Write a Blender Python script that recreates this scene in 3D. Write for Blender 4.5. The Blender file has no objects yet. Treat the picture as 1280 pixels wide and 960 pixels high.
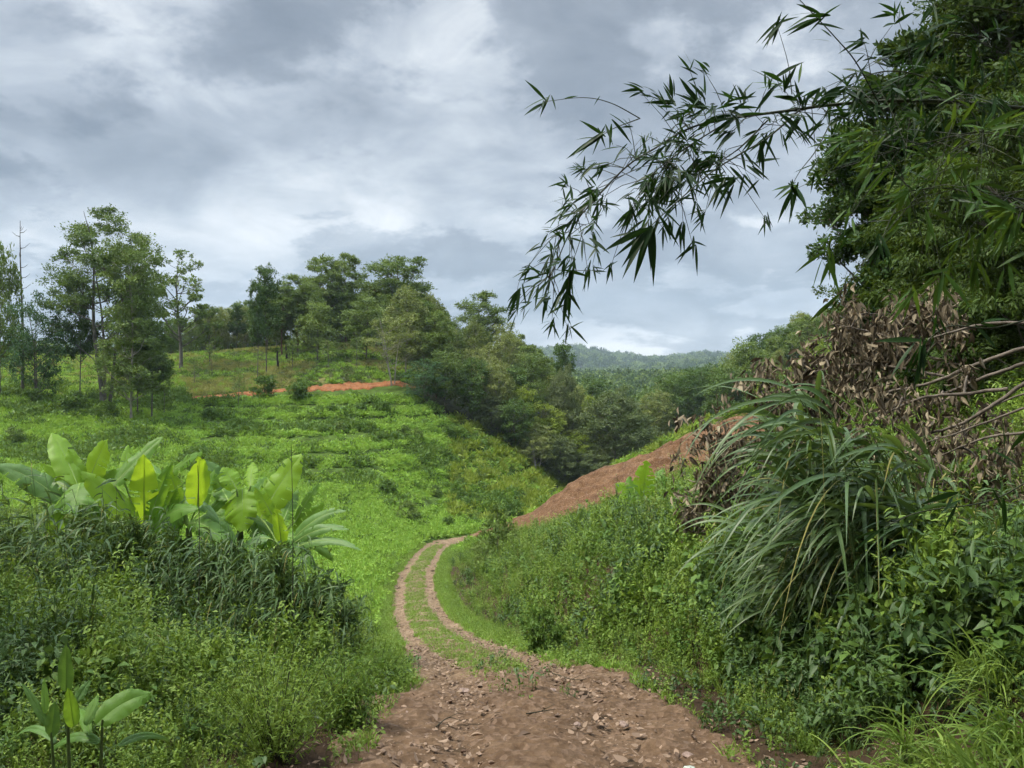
import bpy, bmesh, math, random
import numpy as np
from mathutils import Vector, Matrix, Euler

C = bpy.context.scene
COL = C.collection
R = math.radians
F = 961.0            # focal length in photograph pixels (1280 wide)

# ------------------------------------------------------------------ camera
cam_d = bpy.data.cameras.new('camera')
cam_d.sensor_width = 36.0
cam_d.lens = F / 1280.0 * 36.0
cam_d.clip_start = 0.05
cam_d.clip_end = 20000
cam = bpy.data.objects.new('camera', cam_d)
COL.objects.link(cam)
cam.location = (0, 0, 0)
cam.rotation_euler = (R(90), 0, 0)
C.camera = cam

# ------------------------------------------------------------------ light and exposure
SUN_EL, SUN_AZ = R(58), R(-98)        # azimuth from +Y towards +X
C.view_settings.view_transform = 'Standard'
C.view_settings.look = 'None'
C.view_settings.gamma = 1.0
C.view_settings.exposure = 1.35
C.cycles.use_denoising = True
C.cycles.max_bounces = 6
C.cycles.diffuse_bounces = 3
C.cycles.glossy_bounces = 2
C.cycles.transmission_bounces = 4
C.cycles.volume_bounces = 0
C.cycles.use_adaptive_sampling = True
C.cycles.adaptive_threshold = 0.03
C.cycles.caustics_reflective = False
C.cycles.caustics_refractive = False

sd = bpy.data.lights.new('sun', 'SUN')
sd.energy = 2.3
sd.angle = R(10)
sd.color = (1.0, 0.93, 0.78)
sun = bpy.data.objects.new('sun', sd)
COL.objects.link(sun)
sdir = Vector((math.sin(SUN_AZ) * math.cos(SUN_EL), math.cos(SUN_AZ) * math.cos(SUN_EL), math.sin(SUN_EL)))
sun.rotation_euler = sdir.to_track_quat('Z', 'Y').to_euler()

def nd(nt, t, x=0, y=0, **kw):
    n = nt.nodes.new(t)
    n.location = (x, y)
    for k, v in kw.items():
        setattr(n, k, v)
    return n

def math_n(nt, op, a, b=None, c=None, clamp=False):
    n = nt.nodes.new('ShaderNodeMath')
    n.operation = op
    n.use_clamp = clamp
    for i, v in enumerate((a, b, c)):
        if v is None:
            continue
        if isinstance(v, (int, float)):
            n.inputs[i].default_value = v
        else:
            nt.links.new(v, n.inputs[i])
    return n.outputs[0]

def ramp_n(nt, fac, stops):
    n = nt.nodes.new('ShaderNodeValToRGB')
    e = n.color_ramp.elements
    while len(e) < len(stops):
        e.new(0.5)
    for el, (p, c) in zip(e, stops):
        el.position = p
        el.color = (*c, 1) if len(c) == 3 else c
    if fac is not None:
        nt.links.new(fac, n.inputs[0])
    return n.outputs[0]

def mix_n(nt, fac, a, b, blend='MIX'):
    n = nt.nodes.new('ShaderNodeMix')
    n.data_type = 'RGBA'
    n.blend_type = blend
    n.clamp_factor = True
    for s, v in ((n.inputs[0], fac), (n.inputs[6], a), (n.inputs[7], b)):
        if isinstance(v, (int, float)):
            s.default_value = v
        elif isinstance(v, tuple):
            s.default_value = (*v[:3], 1)
        else:
            nt.links.new(v, s)
    return n.outputs[2]

def noise_n(nt, vec, scale, detail=4, rough=0.55, dist=0.0):
    n = nt.nodes.new('ShaderNodeTexNoise')
    n.inputs['Scale'].default_value = scale
    n.inputs['Detail'].default_value = detail
    n.inputs['Roughness'].default_value = rough
    n.inputs['Distortion'].default_value = dist
    if vec is not None:
        nt.links.new(vec, n.inputs['Vector'])
    return n.outputs['Fac']

def build_world():
    w = bpy.data.worlds.new('World')
    C.world = w
    w.use_nodes = True
    nt = w.node_tree
    nt.nodes.clear()
    out = nd(nt, 'ShaderNodeOutputWorld')
    bg = nd(nt, 'ShaderNodeBackground')
    bg.inputs['Strength'].default_value = 0.1
    nt.links.new(bg.outputs[0], out.inputs[0])
    sky = nd(nt, 'ShaderNodeTexSky', sky_type='NISHITA')
    sky.sun_disc = False
    sky.sun_elevation = SUN_EL
    sky.sun_rotation = SUN_AZ
    sky.air_density = 1.0
    sky.dust_density = 1.5
    tc = nd(nt, 'ShaderNodeTexCoord')
    sep = nd(nt, 'ShaderNodeSeparateXYZ')
    nt.links.new(tc.outputs['Generated'], sep.inputs[0])
    X, Y, Z = sep.outputs
    # project the view direction on a cloud layer so that clouds flatten towards the horizon
    zz = math_n(nt, 'ADD', math_n(nt, 'MAXIMUM', Z, 0.0), 0.26)
    u = math_n(nt, 'DIVIDE', X, zz)
    v = math_n(nt, 'DIVIDE', Y, zz)
    cb = nd(nt, 'ShaderNodeCombineXYZ')
    nt.links.new(u, cb.inputs[0])
    nt.links.new(v, cb.inputs[1])
    cb.inputs[2].default_value = 4.3
    P = cb.outputs[0]
    big = noise_n(nt, P, 0.9, 3, 0.5, 0.3)
    mid = noise_n(nt, P, 2.3, 9, 0.60, 0.35)
    cb2 = nd(nt, 'ShaderNodeCombineXYZ')
    nt.links.new(math_n(nt, 'MULTIPLY', X, 1.0), cb2.inputs[0])
    nt.links.new(math_n(nt, 'MULTIPLY', Y, 1.0), cb2.inputs[1])
    nt.links.new(math_n(nt, 'MULTIPLY', Z, 1.9), cb2.inputs[2])
    fine = noise_n(nt, cb2.outputs[0], 6.0, 10, 0.58, 0.5)

    def blob(px, py, sx, sy):          # soft mask round one direction of the sky
        t = (px - 640) / F
        z0 = (480 - py) / F
        dx = math_n(nt, 'DIVIDE', math_n(nt, 'SUBTRACT', math_n(nt, 'DIVIDE', X, math_n(nt, 'MAXIMUM', Y, 0.05)), t), sx / F)
        dz = math_n(nt, 'DIVIDE', math_n(nt, 'SUBTRACT', math_n(nt, 'DIVIDE', Z, math_n(nt, 'MAXIMUM', Y, 0.05)), z0), sy / F)
        r2 = math_n(nt, 'ADD', math_n(nt, 'MULTIPLY', dx, dx), math_n(nt, 'MULTIPLY', dz, dz))
        return math_n(nt, 'EXPONENT', math_n(nt, 'MULTIPLY', r2, -1.0))
    val = math_n(nt, 'MULTIPLY', big, 0.60)
    val = math_n(nt, 'ADD', val, math_n(nt, 'MULTIPLY', mid, 0.60))
    val = math_n(nt, 'ADD', val, math_n(nt, 'MULTIPLY', fine, 0.80))
    val = math_n(nt, 'SUBTRACT', val, 0.49)
    lump = noise_n(nt, P, 1.9, 10, 0.60, 0.15)
    lm = nd(nt, 'ShaderNodeMapRange'); lm.interpolation_type = 'SMOOTHSTEP'
    nt.links.new(lump, lm.inputs[0]); lm.inputs[1].default_value = 0.465; lm.inputs[2].default_value = 0.55; lm.inputs[3].default_value = -0.12; lm.inputs[4].default_value = 0.11
    val = math_n(nt, 'ADD', val, lm.outputs[0])
    for px, py, sx, sy, a in SKY_BLOBS:
        val = math_n(nt, 'ADD', val, math_n(nt, 'MULTIPLY', blob(px, py, sx, sy), a))
    cloud = ramp_n(nt, val, [(0.15, (0.160, 0.19, 0.23)), (0.38, (0.265, 0.30, 0.345)), (0.52, (0.37, 0.41, 0.46)), (0.66, (0.53, 0.57, 0.61)), (0.86, (0.82, 0.84, 0.85))])
    # the cloud cover is much brighter overhead, outside the photograph, where the sun stands behind it
    zen = nd(nt, 'ShaderNodeMapRange')
    zen.interpolation_type = 'SMOOTHSTEP'
    nt.links.new(Z, zen.inputs[0])
    zen.inputs[1].default_value = 0.46
    zen.inputs[2].default_value = 0.85
    zen.inputs[3].default_value = 1.0
    zen.inputs[4].default_value = ZENITH
    k = math_n(nt, 'MULTIPLY', zen.outputs[0], 4.8)
    vm = nd(nt, 'ShaderNodeVectorMath', operation='SCALE')
    nt.links.new(cloud, vm.inputs[0])
    nt.links.new(k, vm.inputs['Scale'])
    fin = mix_n(nt, 0.94, sky.outputs[0], vm.outputs[0])
    nt.links.new(fin, bg.inputs[0])

ZENITH = 7.0
SKY_BLOBS = [(110, 215, 210, 60, -0.26), (330, 175, 330, 50, -0.12), (90, 80, 300, 90, -0.16), (290, 292, 120, 40, 0.05), (60, 335, 190, 45, 0.16),
             (470, 300, 160, 60, 0.12), (640, 60, 260, 70, 0.02), (330, 322, 330, 36, 0.07), (1010, 30, 120, 60, -0.10), (1000, 240, 230, 110, 0.0), (760, 330, 260, 60, -0.05),
             (870, 415, 150, 18, 0.30), (780, 440, 130, 10, 0.26), (540, 90, 60, 60, 0.06), (860, 385, 200, 22, -0.02), (420, 60, 90, 60, -0.07)]
build_world()

# ------------------------------------------------------------------ numeric helpers
def _hash(ix, iy, seed):
    n = (ix.astype(np.int64) * 374761393 + iy.astype(np.int64) * 668265263 + seed * 2147483647) & 0xFFFFFFFF
    n = ((n ^ (n >> 13)) * 1274126177) & 0xFFFFFFFF
    n = n ^ (n >> 16)
    return (n & 0xFFFFFF) / float(0xFFFFFF)

def vnoise(x, y, seed=0):
    x = np.asarray(x, float); y = np.asarray(y, float)
    ix = np.floor(x); iy = np.floor(y)
    fx = x - ix; fy = y - iy
    fx = fx * fx * (3 - 2 * fx); fy = fy * fy * (3 - 2 * fy)
    a = _hash(ix, iy, seed); b = _hash(ix + 1, iy, seed)
    c = _hash(ix, iy + 1, seed); d = _hash(ix + 1, iy + 1, seed)
    return (a * (1 - fx) + b * fx) * (1 - fy) + (c * (1 - fx) + d * fx) * fy

def fbm(x, y, seed=0, octv=4):
    s = 0; a = 0.5; t = 0
    for i in range(octv):
        s = s + a * vnoise(np.asarray(x) * 2 ** i, np.asarray(y) * 2 ** i, seed + i * 17)
        t += a
        a *= 0.5
    return s / t

def sstep(a, b, x):
    t = np.clip((np.asarray(x, float) - a) / (b - a), 0, 1)
    return t * t * (3 - 2 * t)

def pchip(xk, yk, x):
    xk = np.asarray(xk, float); yk = np.asarray(yk, float)
    h = np.diff(xk); d = np.diff(yk) / h
    m = np.zeros_like(yk)
    m[0] = d[0]; m[-1] = d[-1]
    for i in range(1, len(xk) - 1):
        if d[i - 1] * d[i] > 0:
            w1 = 2 * h[i] + h[i - 1]; w2 = h[i] + 2 * h[i - 1]
            m[i] = (w1 + w2) / (w1 / d[i - 1] + w2 / d[i])
    i = np.clip(np.searchsorted(xk, x) - 1, 0, len(xk) - 2)
    t = (x - xk[i]) / h[i]
    t = np.clip(t, 0, 1)
    return ((1 + 2 * t) * (1 - t) ** 2 * yk[i] + t * (1 - t) ** 2 * h[i] * m[i] + t * t * (3 - 2 * t) * yk[i + 1] + t * t * (t - 1) * h[i] * m[i + 1])

def W3(px, py, Y):
    return np.array([(px - 640) / F * Y, Y, (480 - py) / F * Y])

# ------------------------------------------------------------------ terrain, from profiles (depth, picture row of the bare ground)
RIDGE = 96.0
PROF = {
    0:   [(4, 1000), (8, 810), (12, 745), (16, 722), (30, 690), (45, 648), (70, 575), (88, 518), (100, 492), (118, 466), (138, 447), (150, 450), (210, 500), (400, 500), (900, 480), (2500, 440), (3400, 448)],
    200: [(4, 1010), (8, 850), (12, 782), (16, 752), (30, 705), (45, 655), (70, 585), (92, 520), (104, 498), (122, 467), (138, 447), (150, 450), (210, 500), (400, 500), (900, 480), (2500, 441), (3400, 450)],
    320: [(6, 955), (9, 862), (13, 797), (20, 755), (30, 722), (45, 676), (66, 602), (90, 533), (106, 495), (109, 486), (128, 455), (143, 439), (155, 442), (210, 490), (400, 500), (900, 480), (2500, 444), (3400, 452)],
    440: [(6, 955), (9, 866), (13, 815), (20, 783), (30, 747), (45, 694), (60, 652), (80, 575), (100, 508), (107, 488), (109.5, 478), (125, 447), (142, 432), (155, 436), (210, 485), (400, 500), (900, 480), (2500, 446), (3400, 452)],
    500: [(6, 955), (9, 867), (13, 819), (18.6, 797), (28, 757), (45, 699), (58, 672), (75, 612), (98, 520), (106, 487), (108.5, 478), (125, 455), (150, 440), (200, 475), (400, 500), (900, 480), (2500, 447), (3400, 452)],
    560: [(6, 956), (9, 867), (13, 821), (18.6, 796), (28, 757), (45, 700), (58, 681), (64, 668), (78, 625), (95, 555), (112, 505), (130, 475), (160, 463), (220, 490), (400, 500), (900, 480), (2500, 447), (3400, 452)],
    640: [(6, 957), (9, 868), (13, 823), (16, 806), (20, 772), (30, 710), (45, 678), (58, 662), (63, 654), (66, 658), (76, 652), (92, 608), (108, 560), (130, 515), (170, 490), (250, 500), (400, 495), (900, 482), (2500, 448), (3400, 452)],
    720: [(6, 957), (9, 869), (12, 832), (14.5, 800), (18, 715), (30, 676), (45, 654), (52, 640), (57, 604), (62, 606), (75, 650), (100, 628), (120, 588), (160, 530), (250, 505), (400, 490), (700, 480), (1300, 476), (2500, 444), (3400, 454)],
    800: [(6, 957), (8.6, 880), (10.5, 850), (13, 765), (16, 700), (30, 655), (45, 628), (52, 600), (57, 571), (62, 575), (90, 640), (130, 592), (200, 540), (400, 500), (650, 476), (1000, 480), (2500, 458), (3400, 462)],
    900: [(6, 957), (8, 895), (9.5, 850), (11.5, 735), (16, 660), (25, 628), (40, 592), (52, 552), (57, 528), (62, 530), (90, 555), (150, 545), (200, 520), (300, 482), (650, 474), (1000, 480), (1900, 452), (2600, 449), (3400, 455)],
    1000: [(5.5, 960), (6.8, 918), (8.5, 800), (11, 700), (16, 625), (25, 590), (40, 545), (52, 508), (60, 500), (80, 490), (150, 450), (250, 432), (400, 440), (900, 455), (2500, 452), (3400, 455)],
    1120: [(4.2, 1000), (5.5, 905), (7.2, 800), (9.5, 695), (14, 610), (20, 548), (30, 490), (40, 455), (80, 405), (150, 398), (250, 410), (400, 430), (900, 450), (2500, 450), (3400, 455)],
    1290: [(3.6, 980), (5, 890), (6.5, 790), (9, 670), (14, 565), (20, 492), (30, 425), (40, 395), (80, 370), (150, 380), (250, 400), (400, 420), (900, 440), (2500, 450), (3400, 455)],
}
OUTER = {   # azimuth in degrees : (radius, height)
    -180: [(4, -1.5), (10, -0.6), (50, 6), (200, 16), (900, 20), (2600, 90), (3600, 70)],
    -110: [(4, -1.9), (10, -2.2), (50, -2), (200, 12), (900, 20), (2600, 90), (3600, 70)],
    -60: [(4, -2.1), (10, -2.9), (30, -5.8), (70, -5), (120, 2), (200, 0), (900, 5), (2600, 95), (3600, 80)],
    60: [(4, -1.7), (7, -0.9), (12, 0.2), (30, 4), (80, 14), (200, 24), (900, 30), (2600, 90), (3600, 70)],
    110: [(4, -1.0), (10, 1.2), (50, 9), (200, 24), (900, 30), (2600, 90), (3600, 70)],
}
RMAX = 3600.0
LR = np.linspace(math.log(0.4), math.log(RMAX), 620)
cols = []
for px, pr in PROF.items():
    th = math.atan((px - 640) / F)
    rr = [0.4, 2.2] + [Y / math.cos(th) for Y, _ in pr]
    zz = [-1.6, -1.88] + [(480 - py) / F * Y for Y, py in pr]
    cols.append((th, rr, zz))
for dg, pr in OUTER.items():
    cols.append((R(dg), [0.4] + [r for r, _ in pr], [-1.6] + [z for _, z in pr]))
cols.sort(key=lambda c: c[0])
TH = [c[0] for c in cols]
TAB = np.array([pchip(np.log(c[1]), c[2], np.minimum(LR, math.log(c[1][-1]))) for c in cols])
THx = np.array([TH[-2] - 2 * math.pi, TH[-1] - 2 * math.pi] + TH + [TH[0] + 2 * math.pi, TH[1] + 2 * math.pi])
TABx = np.vstack([TAB[-2:], TAB, TAB[:2]])
NTH = 1440
THD = np.linspace(-math.pi, math.pi, NTH + 1)
GRID = np.array([pchip(THx, TABx[:, j], THD) for j in range(len(LR))]).T     # [theta, r]
# soften the joints between profiles a little
for _ in range(3):
    GRID = (np.roll(GRID, 1, 0) + 2 * GRID + np.roll(GRID, -1, 0)) / 4

def ground0(x, y):
    x = np.asarray(x, float); y = np.asarray(y, float)
    r = np.clip(np.hypot(x, y), 0.41, RMAX * 0.999)
    th = np.arctan2(x, y)
    a = (th + math.pi) / (2 * math.pi) * NTH
    b = (np.log(r) - LR[0]) / (LR[1] - LR[0])
    i = np.clip(a.astype(int), 0, NTH - 1); j = np.clip(b.astype(int), 0, len(LR) - 2)
    fa = a - i; fb = b - j
    return (GRID[i, j] * (1 - fa) + GRID[i + 1, j] * fa) * (1 - fb) + (GRID[i, j + 1] * (1 - fa) + GRID[i + 1, j + 1] * fa) * fb

# the track's centre line, and the half width of its worn surface
TRK = [(0.15, -6, 1.9), (0.15, 0, 1.9), (0.2, 4, 1.85), (0.22, 7, 1.85), (0.18, 9, 1.75), (-0.35, 11.5, 1.35), (-0.95, 14, 1.15), (-1.83, 18.6, 1.08), (-3.45, 28, 1.08), (-4.7, 38, 1.08), (-5.2, 47, 1.1), (-5.55, 54, 1.15), (-5.35, 58.3, 1.2),
       (-4.4, 60.8, 1.3), (-2.6, 61.7, 1.4), (-0.6, 61.6, 1.5), (1.5, 60.4, 1.6), (4.0, 58.5, 1.7)]
tk = np.array(TRK, float)
sk = np.concatenate([[0], np.cumsum(np.hypot(np.diff(tk[:, 0]), np.diff(tk[:, 1])))])
SD = np.linspace(0, sk[-1], 1400)
CX, CY, CW = (pchip(sk, tk[:, i], SD) for i in range(3))
for _ in range(14):
    CX[1:-1] = (CX[:-2] + 2 * CX[1:-1] + CX[2:]) / 4
    CY[1:-1] = (CY[:-2] + 2 * CY[1:-1] + CY[2:]) / 4
TX = np.gradient(CX); TY = np.gradient(CY); tn = np.hypot(TX, TY); TX /= tn; TY /= tn
def track_coord(x, y):
    """signed offset to the right of the track and the distance along it"""
    x = np.atleast_1d(np.asarray(x, float)).ravel(); y = np.atleast_1d(np.asarray(y, float)).ravel()
    off = np.full(len(x), 99.0); s = np.zeros(len(x)); w = np.ones(len(x))
    near = np.where((y < 75) & (np.abs(x) < 22))[0]
    for k in range(0, len(near), 20000):
        q = near[k:k + 20000]
        d2 = (x[q, None] - CX[None, ::4]) ** 2 + (y[q, None] - CY[None, ::4]) ** 2
        i = d2.argmin(1) * 4
        off[q] = (x[q] - CX[i]) * TY[i] - (y[q] - CY[i]) * TX[i]
        s[q] = SD[i]; w[q] = CW[i]
    return off, s, w

def ground(x, y):
    """the finished ground: profiles, levelled across the track, uneven elsewhere"""
    x = np.asarray(x, float); y = np.asarray(y, float)
    shp = x.shape
    xf = x.ravel(); yf = y.ravel()
    z = ground0(xf, yf)
    r = np.hypot(xf, yf)
    off, s, w = track_coord(xf, yf)
    i = np.clip(np.searchsorted(SD, s), 0, len(SD) - 1)
    zc = ground0(CX[i], CY[i])
    lev = 1 - sstep(w * 1.05, w * 2.0 + 0.5, np.abs(off))
    lev = lev * (s < 66) 
    z = z * (1 - lev) + zc * lev
    # shallow planting terraces across the lower part of the field
    fz = sstep(62, 68, yf) * (1 - sstep(96, 102, yf)) * sstep(-44, -30, xf) * (1 - sstep(8, 14, xf))
    p = 1.4
    zz = (z + 0.9 * (fbm(xf / 14, yf / 14, 88, 2) - 0.5)) / p
    fr = zz - np.floor(zz)
    z = z + fz * 0.75 * p * (sstep(0.45, 1.0, fr) - fr)
    offroad = sstep(0.9, 1.8, np.abs(off) / w)
    z = z + offroad * (0.16 * (fbm(xf / 1.1, yf / 1.1, 3, 3) - 0.5) + 0.5 * sstep(8, 40, r) * (fbm(xf / 6, yf / 6, 9, 3) - 0.5))
    z = z + sstep(200, 900, r) * 0.022 * r * (fbm(xf / 170, yf / 170, 31, 4) - 0.5) + sstep(900, 2000, r) * 26 * (fbm(xf / 420 + 3, yf / 420, 5, 4) - 0.5)
    return z.reshape(shp)

def G(px, Y):
    x = (px - 640) / F * Y
    return np.array([x, Y, float(ground(np.array([x]), np.array([float(Y)]))[0])])

# ------------------------------------------------------------------ mesh building
class MB:
    """collects quads and triangles with a per-vertex variation value"""
    def __init__(s):
        s.v = []; s.f = []; s.a = []; s.n = 0
    def add(s, verts, faces, val=0.5):
        verts = np.asarray(verts, np.float32).reshape(-1, 3)
        faces = np.asarray(faces, np.int32)
        s.v.append(verts)
        s.f.append(faces + s.n)
        s.a.append(np.broadcast_to(np.asarray(val, np.float32), (len(verts),)))
        s.n += len(verts)
        return s
    def mesh(s, name, mats, smooth=True):
        me = bpy.data.meshes.new(name)
        if s.n:
            v = np.concatenate(s.v)
            tot = np.concatenate([np.full(len(f), f.shape[1], np.int32) for f in s.f])
            idx = np.concatenate([f.ravel() for f in s.f])
            me.vertices.add(len(v)); me.vertices.foreach_set('co', v.ravel())
            me.loops.add(len(idx)); me.loops.foreach_set('vertex_index', idx)
            me.polygons.add(len(tot))
            me.polygons.foreach_set('loop_start', np.concatenate([[0], np.cumsum(tot)[:-1]]).astype(np.int32))
            me.polygons.foreach_set('loop_total', tot)
            at = me.attributes.new('v', 'FLOAT', 'POINT')
            at.data.foreach_set('value', np.concatenate(s.a).astype(np.float32))
            me.update(calc_edges=True)
            if smooth:
                me.polygons.foreach_set('use_smooth', np.ones(len(tot), bool))
        for m in (mats if isinstance(mats, (list, tuple)) else [mats]):
            me.materials.append(m)
        return me

def obj(name, mesh, parent=None, label=None, cat=None, group=None, kind=None, loc=None, rotz=None, scale=None):
    o = bpy.data.objects.new(name, mesh)
    COL.objects.link(o)
    if parent is not None: o.parent = parent
    if label: o['label'] = label
    if cat: o['category'] = cat
    if group: o['group'] = group
    if kind: o['kind'] = kind
    if loc is not None: o.location = [float(c) for c in loc]
    if rotz is not None: o.rotation_euler = (0, 0, rotz)
    if scale is not None: o.scale = (scale, scale, scale) if isinstance(scale, (int, float)) else scale
    return o

def unit(a):
    a = np.asarray(a, float)
    return a / np.maximum(np.linalg.norm(a, axis=-1, keepdims=True), 1e-9)

def tube(mb, pts, rad, sides=6, val=0.5):
    pts = np.asarray(pts, float); n = len(pts)
    rad = np.broadcast_to(np.asarray(rad, float), (n,))
    t = unit(np.gradient(pts, axis=0))
    ref = np.array([0.0, 0, 1]) if abs(t[:, 2]).mean() < 0.8 else np.array([1.0, 0, 0])
    a = unit(np.cross(t, ref)); b = np.cross(t, a)
    ang = np.arange(sides) * 2 * math.pi / sides
    ring = pts[:, None] + rad[:, None, None] * (np.cos(ang)[None, :, None] * a[:, None] + np.sin(ang)[None, :, None] * b[:, None])
    i = np.arange(n - 1)[:, None] * sides; j = np.arange(sides)[None]
    k = (j + 1) % sides
    f = np.stack([i + j, i + k, i + sides + k, i + sides + j], -1).reshape(-1, 4)
    mb.add(ring.reshape(-1, 3), f, val)

def bez(p0, p1, p2, n=8):
    t = np.linspace(0, 1, n)[:, None]
    return (1 - t) ** 2 * np.asarray(p0) + 2 * t * (1 - t) * np.asarray(p1) + t * t * np.asarray(p2)

def catmull(pts, n=6):
    pts = np.asarray(pts, float)
    p = np.vstack([2 * pts[0] - pts[1], pts, 2 * pts[-1] - pts[-2]])
    out = []
    for i in range(1, len(p) - 2):
        for t in np.arange(n) / n:
            out.append(0.5 * (2 * p[i] + (p[i + 1] - p[i - 1]) * t + (2 * p[i - 1] - 5 * p[i] + 4 * p[i + 1] - p[i + 2]) * t * t + (-p[i - 1] + 3 * p[i] - 3 * p[i + 1] + p[i + 2]) * t ** 3))
    out.append(pts[-1])
    return np.array(out)

def diamonds(mb, P, D, N, L, Wd, val):
    """one bent quad per leaf: base, side, tip, side"""
    D = unit(D); S = unit(np.cross(D, N)); U = np.cross(S, D)
    L = np.broadcast_to(L, (len(P),))[:, None]; Wd = np.broadcast_to(Wd, (len(P),))[:, None]
    m = P + D * L * 0.45
    v = np.stack([P, m + S * Wd / 2 + U * L * 0.06, P + D * L - U * L * 0.10, m - S * Wd / 2 + U * L * 0.06], 1)
    f = np.arange(len(P) * 4).reshape(-1, 4)
    mb.add(v.reshape(-1, 3), f, np.repeat(np.broadcast_to(val, (len(P),)), 4))

def blades(mb, P, D, N, L, Wd, segs=4, droop=0.3, fold=0.15, prof='leaf', val=0.5, twist=0.0):
    """long leaves as strips of three columns, folded at the midrib and bending down along their length"""
    n = len(P)
    P = np.asarray(P, float); D = unit(D); N = np.broadcast_to(np.asarray(N, float), P.shape)
    S = unit(np.cross(D, N)); U = np.cross(S, D)
    L = np.broadcast_to(L, (n,)).astype(float); Wd = np.broadcast_to(Wd, (n,)).astype(float); droop = np.broadcast_to(droop, (n,)).astype(float)
    t = np.linspace(0, 1, segs + 1)
    if prof == 'leaf':
        w = np.sin(np.pi * np.clip(t, 0.04, 0.985) ** 0.75)
    elif prof == 'grass':
        w = np.minimum(1, (t + 0.25) * 2.2) * (1 - t ** 2.2) + 0.02
    else:
        w = np.sin(np.pi * np.clip(t, 0.05, 0.97) ** 0.6) ** 0.8
    tt = t[None, :, None]
    cen = P[:, None] + D[:, None] * (L[:, None, None] * tt * (1 - 0.18 * droop[:, None, None] * tt)) + np.array([0, 0, -1.0]) * (L * droop)[:, None, None] * tt ** 2
    if twist:
        S = np.repeat(S[:, None], segs + 1, 1)
        S = unit(S + U[:, None] * (twist * t[None, :, None]))
    else:
        S = S[:, None]
    half = (Wd[:, None] * w[None])[..., None] * 0.5
    up = U[:, None] * half * fold * 2
    left = cen + S * half + up; right = cen - S * half + up
    v = np.stack([left, cen, right], 2)          # n, segs+1, 3, xyz
    base = (np.arange(n) * (segs + 1) * 3)[:, None, None]
    i = (np.arange(segs) * 3)[None, :, None]; j = np.arange(2)[None, None]
    q = base + i + j
    f = np.stack([q, q + 1, q + 4, q + 3], -1).reshape(-1, 4)
    mb.add(v.reshape(-1, 3), f, np.repeat(np.broadcast_to(val, (n,)), (segs + 1) * 3))

def rdir(rng, n, up=0.0):
    d = rng.normal(size=(n, 3))
    d[:, 2] += up
    return unit(d)

# ------------------------------------------------------------------ materials
def leaf_mat(name, a, b, trans=0.35, rough=0.5, spec=0.35, tcol=None, objvar=0.6):
    """foliage: colour varies per leaf and per plant, light passes through"""
    m = bpy.data.materials.new(name)
    m.use_nodes = True
    nt = m.node_tree
    nt.nodes.clear()
    out = nd(nt, 'ShaderNodeOutputMaterial')
    at = nd(nt, 'ShaderNodeAttribute', attribute_name='v')
    oi = nd(nt, 'ShaderNodeObjectInfo')
    f = math_n(nt, 'ADD', math_n(nt, 'MULTIPLY', at.outputs['Fac'], 1 - objvar), math_n(nt, 'MULTIPLY', oi.outputs['Random'], objvar))
    colr = mix_n(nt, f, a, b)
    p = nd(nt, 'ShaderNodeBsdfPrincipled')
    nt.links.new(colr, p.inputs['Base Color'])
    p.inputs['Roughness'].default_value = rough
    p.inputs['Specular IOR Level'].default_value = spec
    tr = nd(nt, 'ShaderNodeBsdfTranslucent')
    if tcol is None:
        tc = mix_n(nt, 0.35, colr, (0.30, 0.42, 0.03))
    else:
        tc = mix_n(nt, 0.5, colr, tcol)
    nt.links.new(tc, tr.inputs['Color'])
    mx = nd(nt, 'ShaderNodeMixShader')
    mx.inputs[0].default_value = trans
    nt.links.new(p.outputs[0], mx.inputs[1])
    nt.links.new(tr.outputs[0], mx.inputs[2])
    nt.links.new(mx.outputs[0], out.inputs[0])
    return m

def rock_mat(name, stops, scale=3.0, rough=0.95, bump=0.4, detail=8, attr=None, attrcol=None, bscale=None):
    m = bpy.data.materials.new(name)
    m.use_nodes = True
    nt = m.node_tree
    p = nt.nodes['Principled BSDF']
    tc = nd(nt, 'ShaderNodeTexCoord')
    v = tc.outputs['Object']
    n = noise_n(nt, v, scale, detail, 0.6, 0.3)
    c = ramp_n(nt, n, stops)
    if attr:
        at = nd(nt, 'ShaderNodeAttribute', attribute_name=attr)
        c = mix_n(nt, at.outputs['Fac'], c, attrcol)
    nt.links.new(c, p.inputs['Base Color'])
    p.inputs['Roughness'].default_value = rough
    p.inputs['Specular IOR Level'].default_value = 0.25
    b = nd(nt, 'ShaderNodeBump')
    b.inputs['Strength'].default_value = bump
    b.inputs['Distance'].default_value = 0.03
    nt.links.new(noise_n(nt, v, bscale or scale * 9, 6, 0.7), b.inputs['Height'])
    nt.links.new(b.outputs[0], p.inputs['Normal'])
    return m

M = {}
M['bark_grey'] = rock_mat('grey bark', [(0.3, (0.06, 0.055, 0.045)), (0.7, (0.17, 0.155, 0.13))], 1.5, bump=0.6)
M['bark_pale'] = rock_mat('pale bark', [(0.3, (0.14, 0.13, 0.105)), (0.7, (0.36, 0.33, 0.28))], 1.2, bump=0.4)
M['bark_brown'] = rock_mat('brown bark', [(0.3, (0.06, 0.038, 0.028)), (0.7, (0.16, 0.10, 0.07))], 2.0, bump=0.6)
M['bark_black'] = rock_mat('charred bark', [(0.3, (0.01, 0.01, 0.01)), (0.7, (0.05, 0.045, 0.04))], 2.0, bump=0.6)
M['wood_dead'] = rock_mat('dead wood', [(0.3, (0.055, 0.045, 0.035)), (0.7, (0.18, 0.15, 0.12))], 6.0, bump=0.5)
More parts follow.
